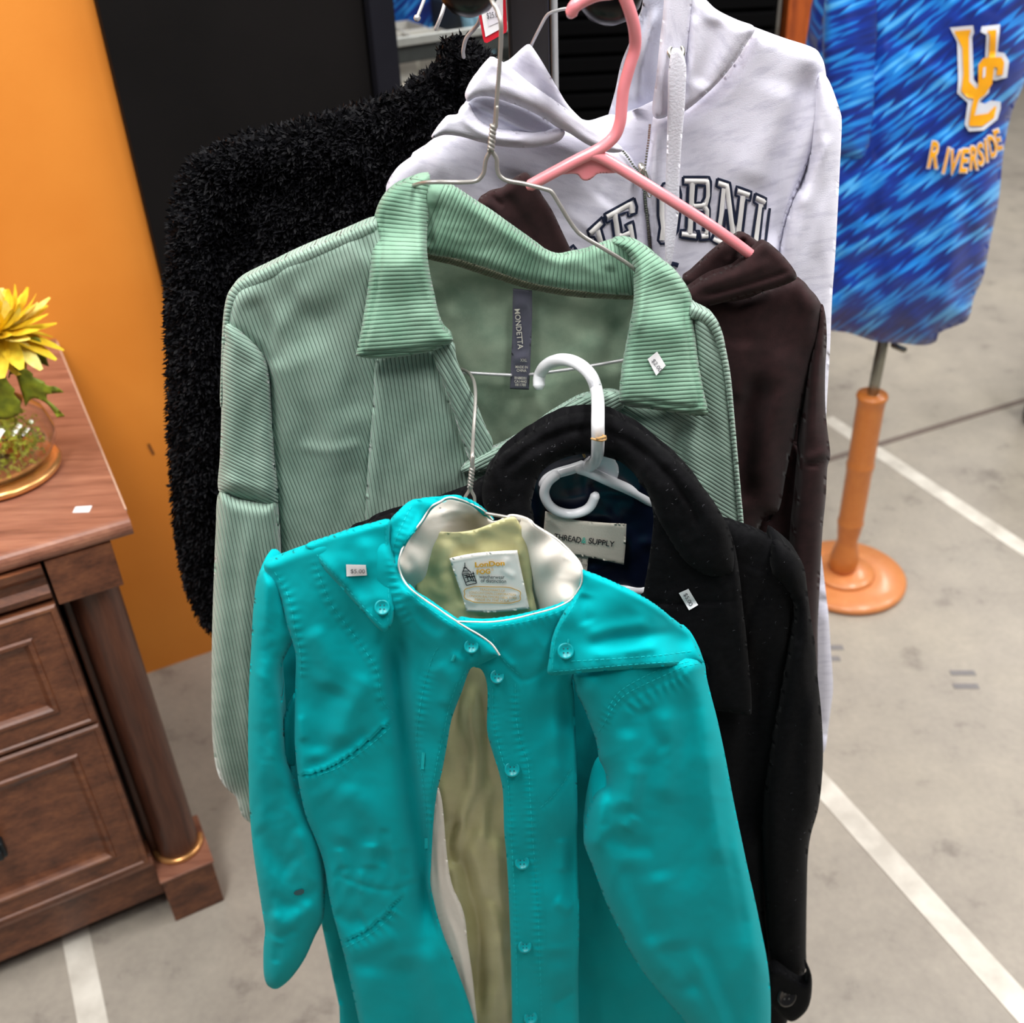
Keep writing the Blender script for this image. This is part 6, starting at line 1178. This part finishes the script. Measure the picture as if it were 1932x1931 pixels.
fl2 = [(1097, 1078, 1), (1125, 1088), (1160, 1103), (1200, 1122), (1240, 1146), (1270, 1170), (1296, 1190), (1302, 1197), (1312, 1218), (1318, 1232), (1329, 1250, 1), (1300, 1254), (1244, 1259), (1190, 1263), (1146, 1266), (1100, 1270), (1060, 1274), (1042, 1275), (1033, 1269), (1036, 1245), (1040, 1215), (1046, 1193), (1060, 1165), (1077, 1138), (1092, 1112)]
_, f2_r = sheet('storm_flap', fl2, YT - .034, M_teal, tj, sp=4, R=9, T=.004, back=.002, strokes=[([(1105, 1222), (1160, 1206), (1220, 1200), (1280, 1196)], 11, -4.5), ([(1100, 1200), (1160, 1186), (1230, 1176)], 14, 3), ([(1110, 1235), (1170, 1230), (1250, 1220)], 10, 3), ([(1105, 1120), (1100, 1150), (1110, 1180)], 14, -3), puck([(1050, 1262), (1120, 1254), (1200, 1246), (1310, 1238)], 7, .8, 17)], wr=[(1.2, 60, 40, .2)], ctrl=[(1097, 1078, .012), (1300, 1192, .020), (1329, 1250, .010), (1244, 1259, -.016), (1140, 1266, -.018), (1036, 1266, -.002), (1046, 1193, .0), (1180, 1180, .0)])
stitch(tj, f2_r, M_teal_st, [[(1044, 1268), (1120, 1261), (1200, 1254), (1322, 1246)], [(1078, 1248), (1150, 1244), (1230, 1238), (1312, 1228)], [(1042, 1262), (1046, 1215), (1056, 1185), (1078, 1150), (1094, 1120)]])
button(1067, 1228, 16, f2_r, M_tbut, M_hole, tj, tilt=(.05, -.8, .55))
ribbon('buttonhole', [[(1073, 1206), (1072, 1214)]], 3.5, f2_r.depth, M_teal_st, tj, off=.001, raise_=.0008, smoothed=False)
# wire hanger in the raincoat, hooked over the bar of the hanger above
ht = empty('wire_hanger', tuple(PP(890, 850, .80)), 'thin zinc wire hanger with twisted neck holding the turquoise raincoat', 'hanger')
yt2 = .783
wire('hook', [(868, 722, .962), (864, 708, .958), (868, 698, .945), (876, 699, .925), (886, 706, .905), (894, 720, .885), (897, 742, .865), (896, 775, .845), (893, 820, .82), (891, 860, yt2), (890, 896, yt2)], 3.4, M_wire, ht)
wire('wire_end', [(893, 862, yt2 - .003), (892, 894, yt2 - .003)], 2.8, M_wire, ht)
twist(ht, (891, 884), (887, 920), yt2 - .002, 3.0, 3, 3.0)
wire('shoulder_wire', [(888, 918, yt2), (884, 928, yt2), (878, 938, yt2), (875, 950, yt2), (870, 960, yt2 - .004), (860, 965, yt2 - .006), (848, 963, yt2 - .006), (824, 958, yt2 - .012), (790, 962, yt2 - .004)], 3.2, M_wire, ht)
wire('shoulder_wire', [(887, 918, yt2), (890, 928, yt2), (895, 938, yt2), (896, 950, yt2), (902, 961, yt2 - .004), (914, 968, yt2 - .008), (940, 973, yt2 - .012), (980, 981, yt2 - .012), (1000, 990, yt2 - .002)], 3.2, M_wire, ht)
bpy.context.view_layer.update()
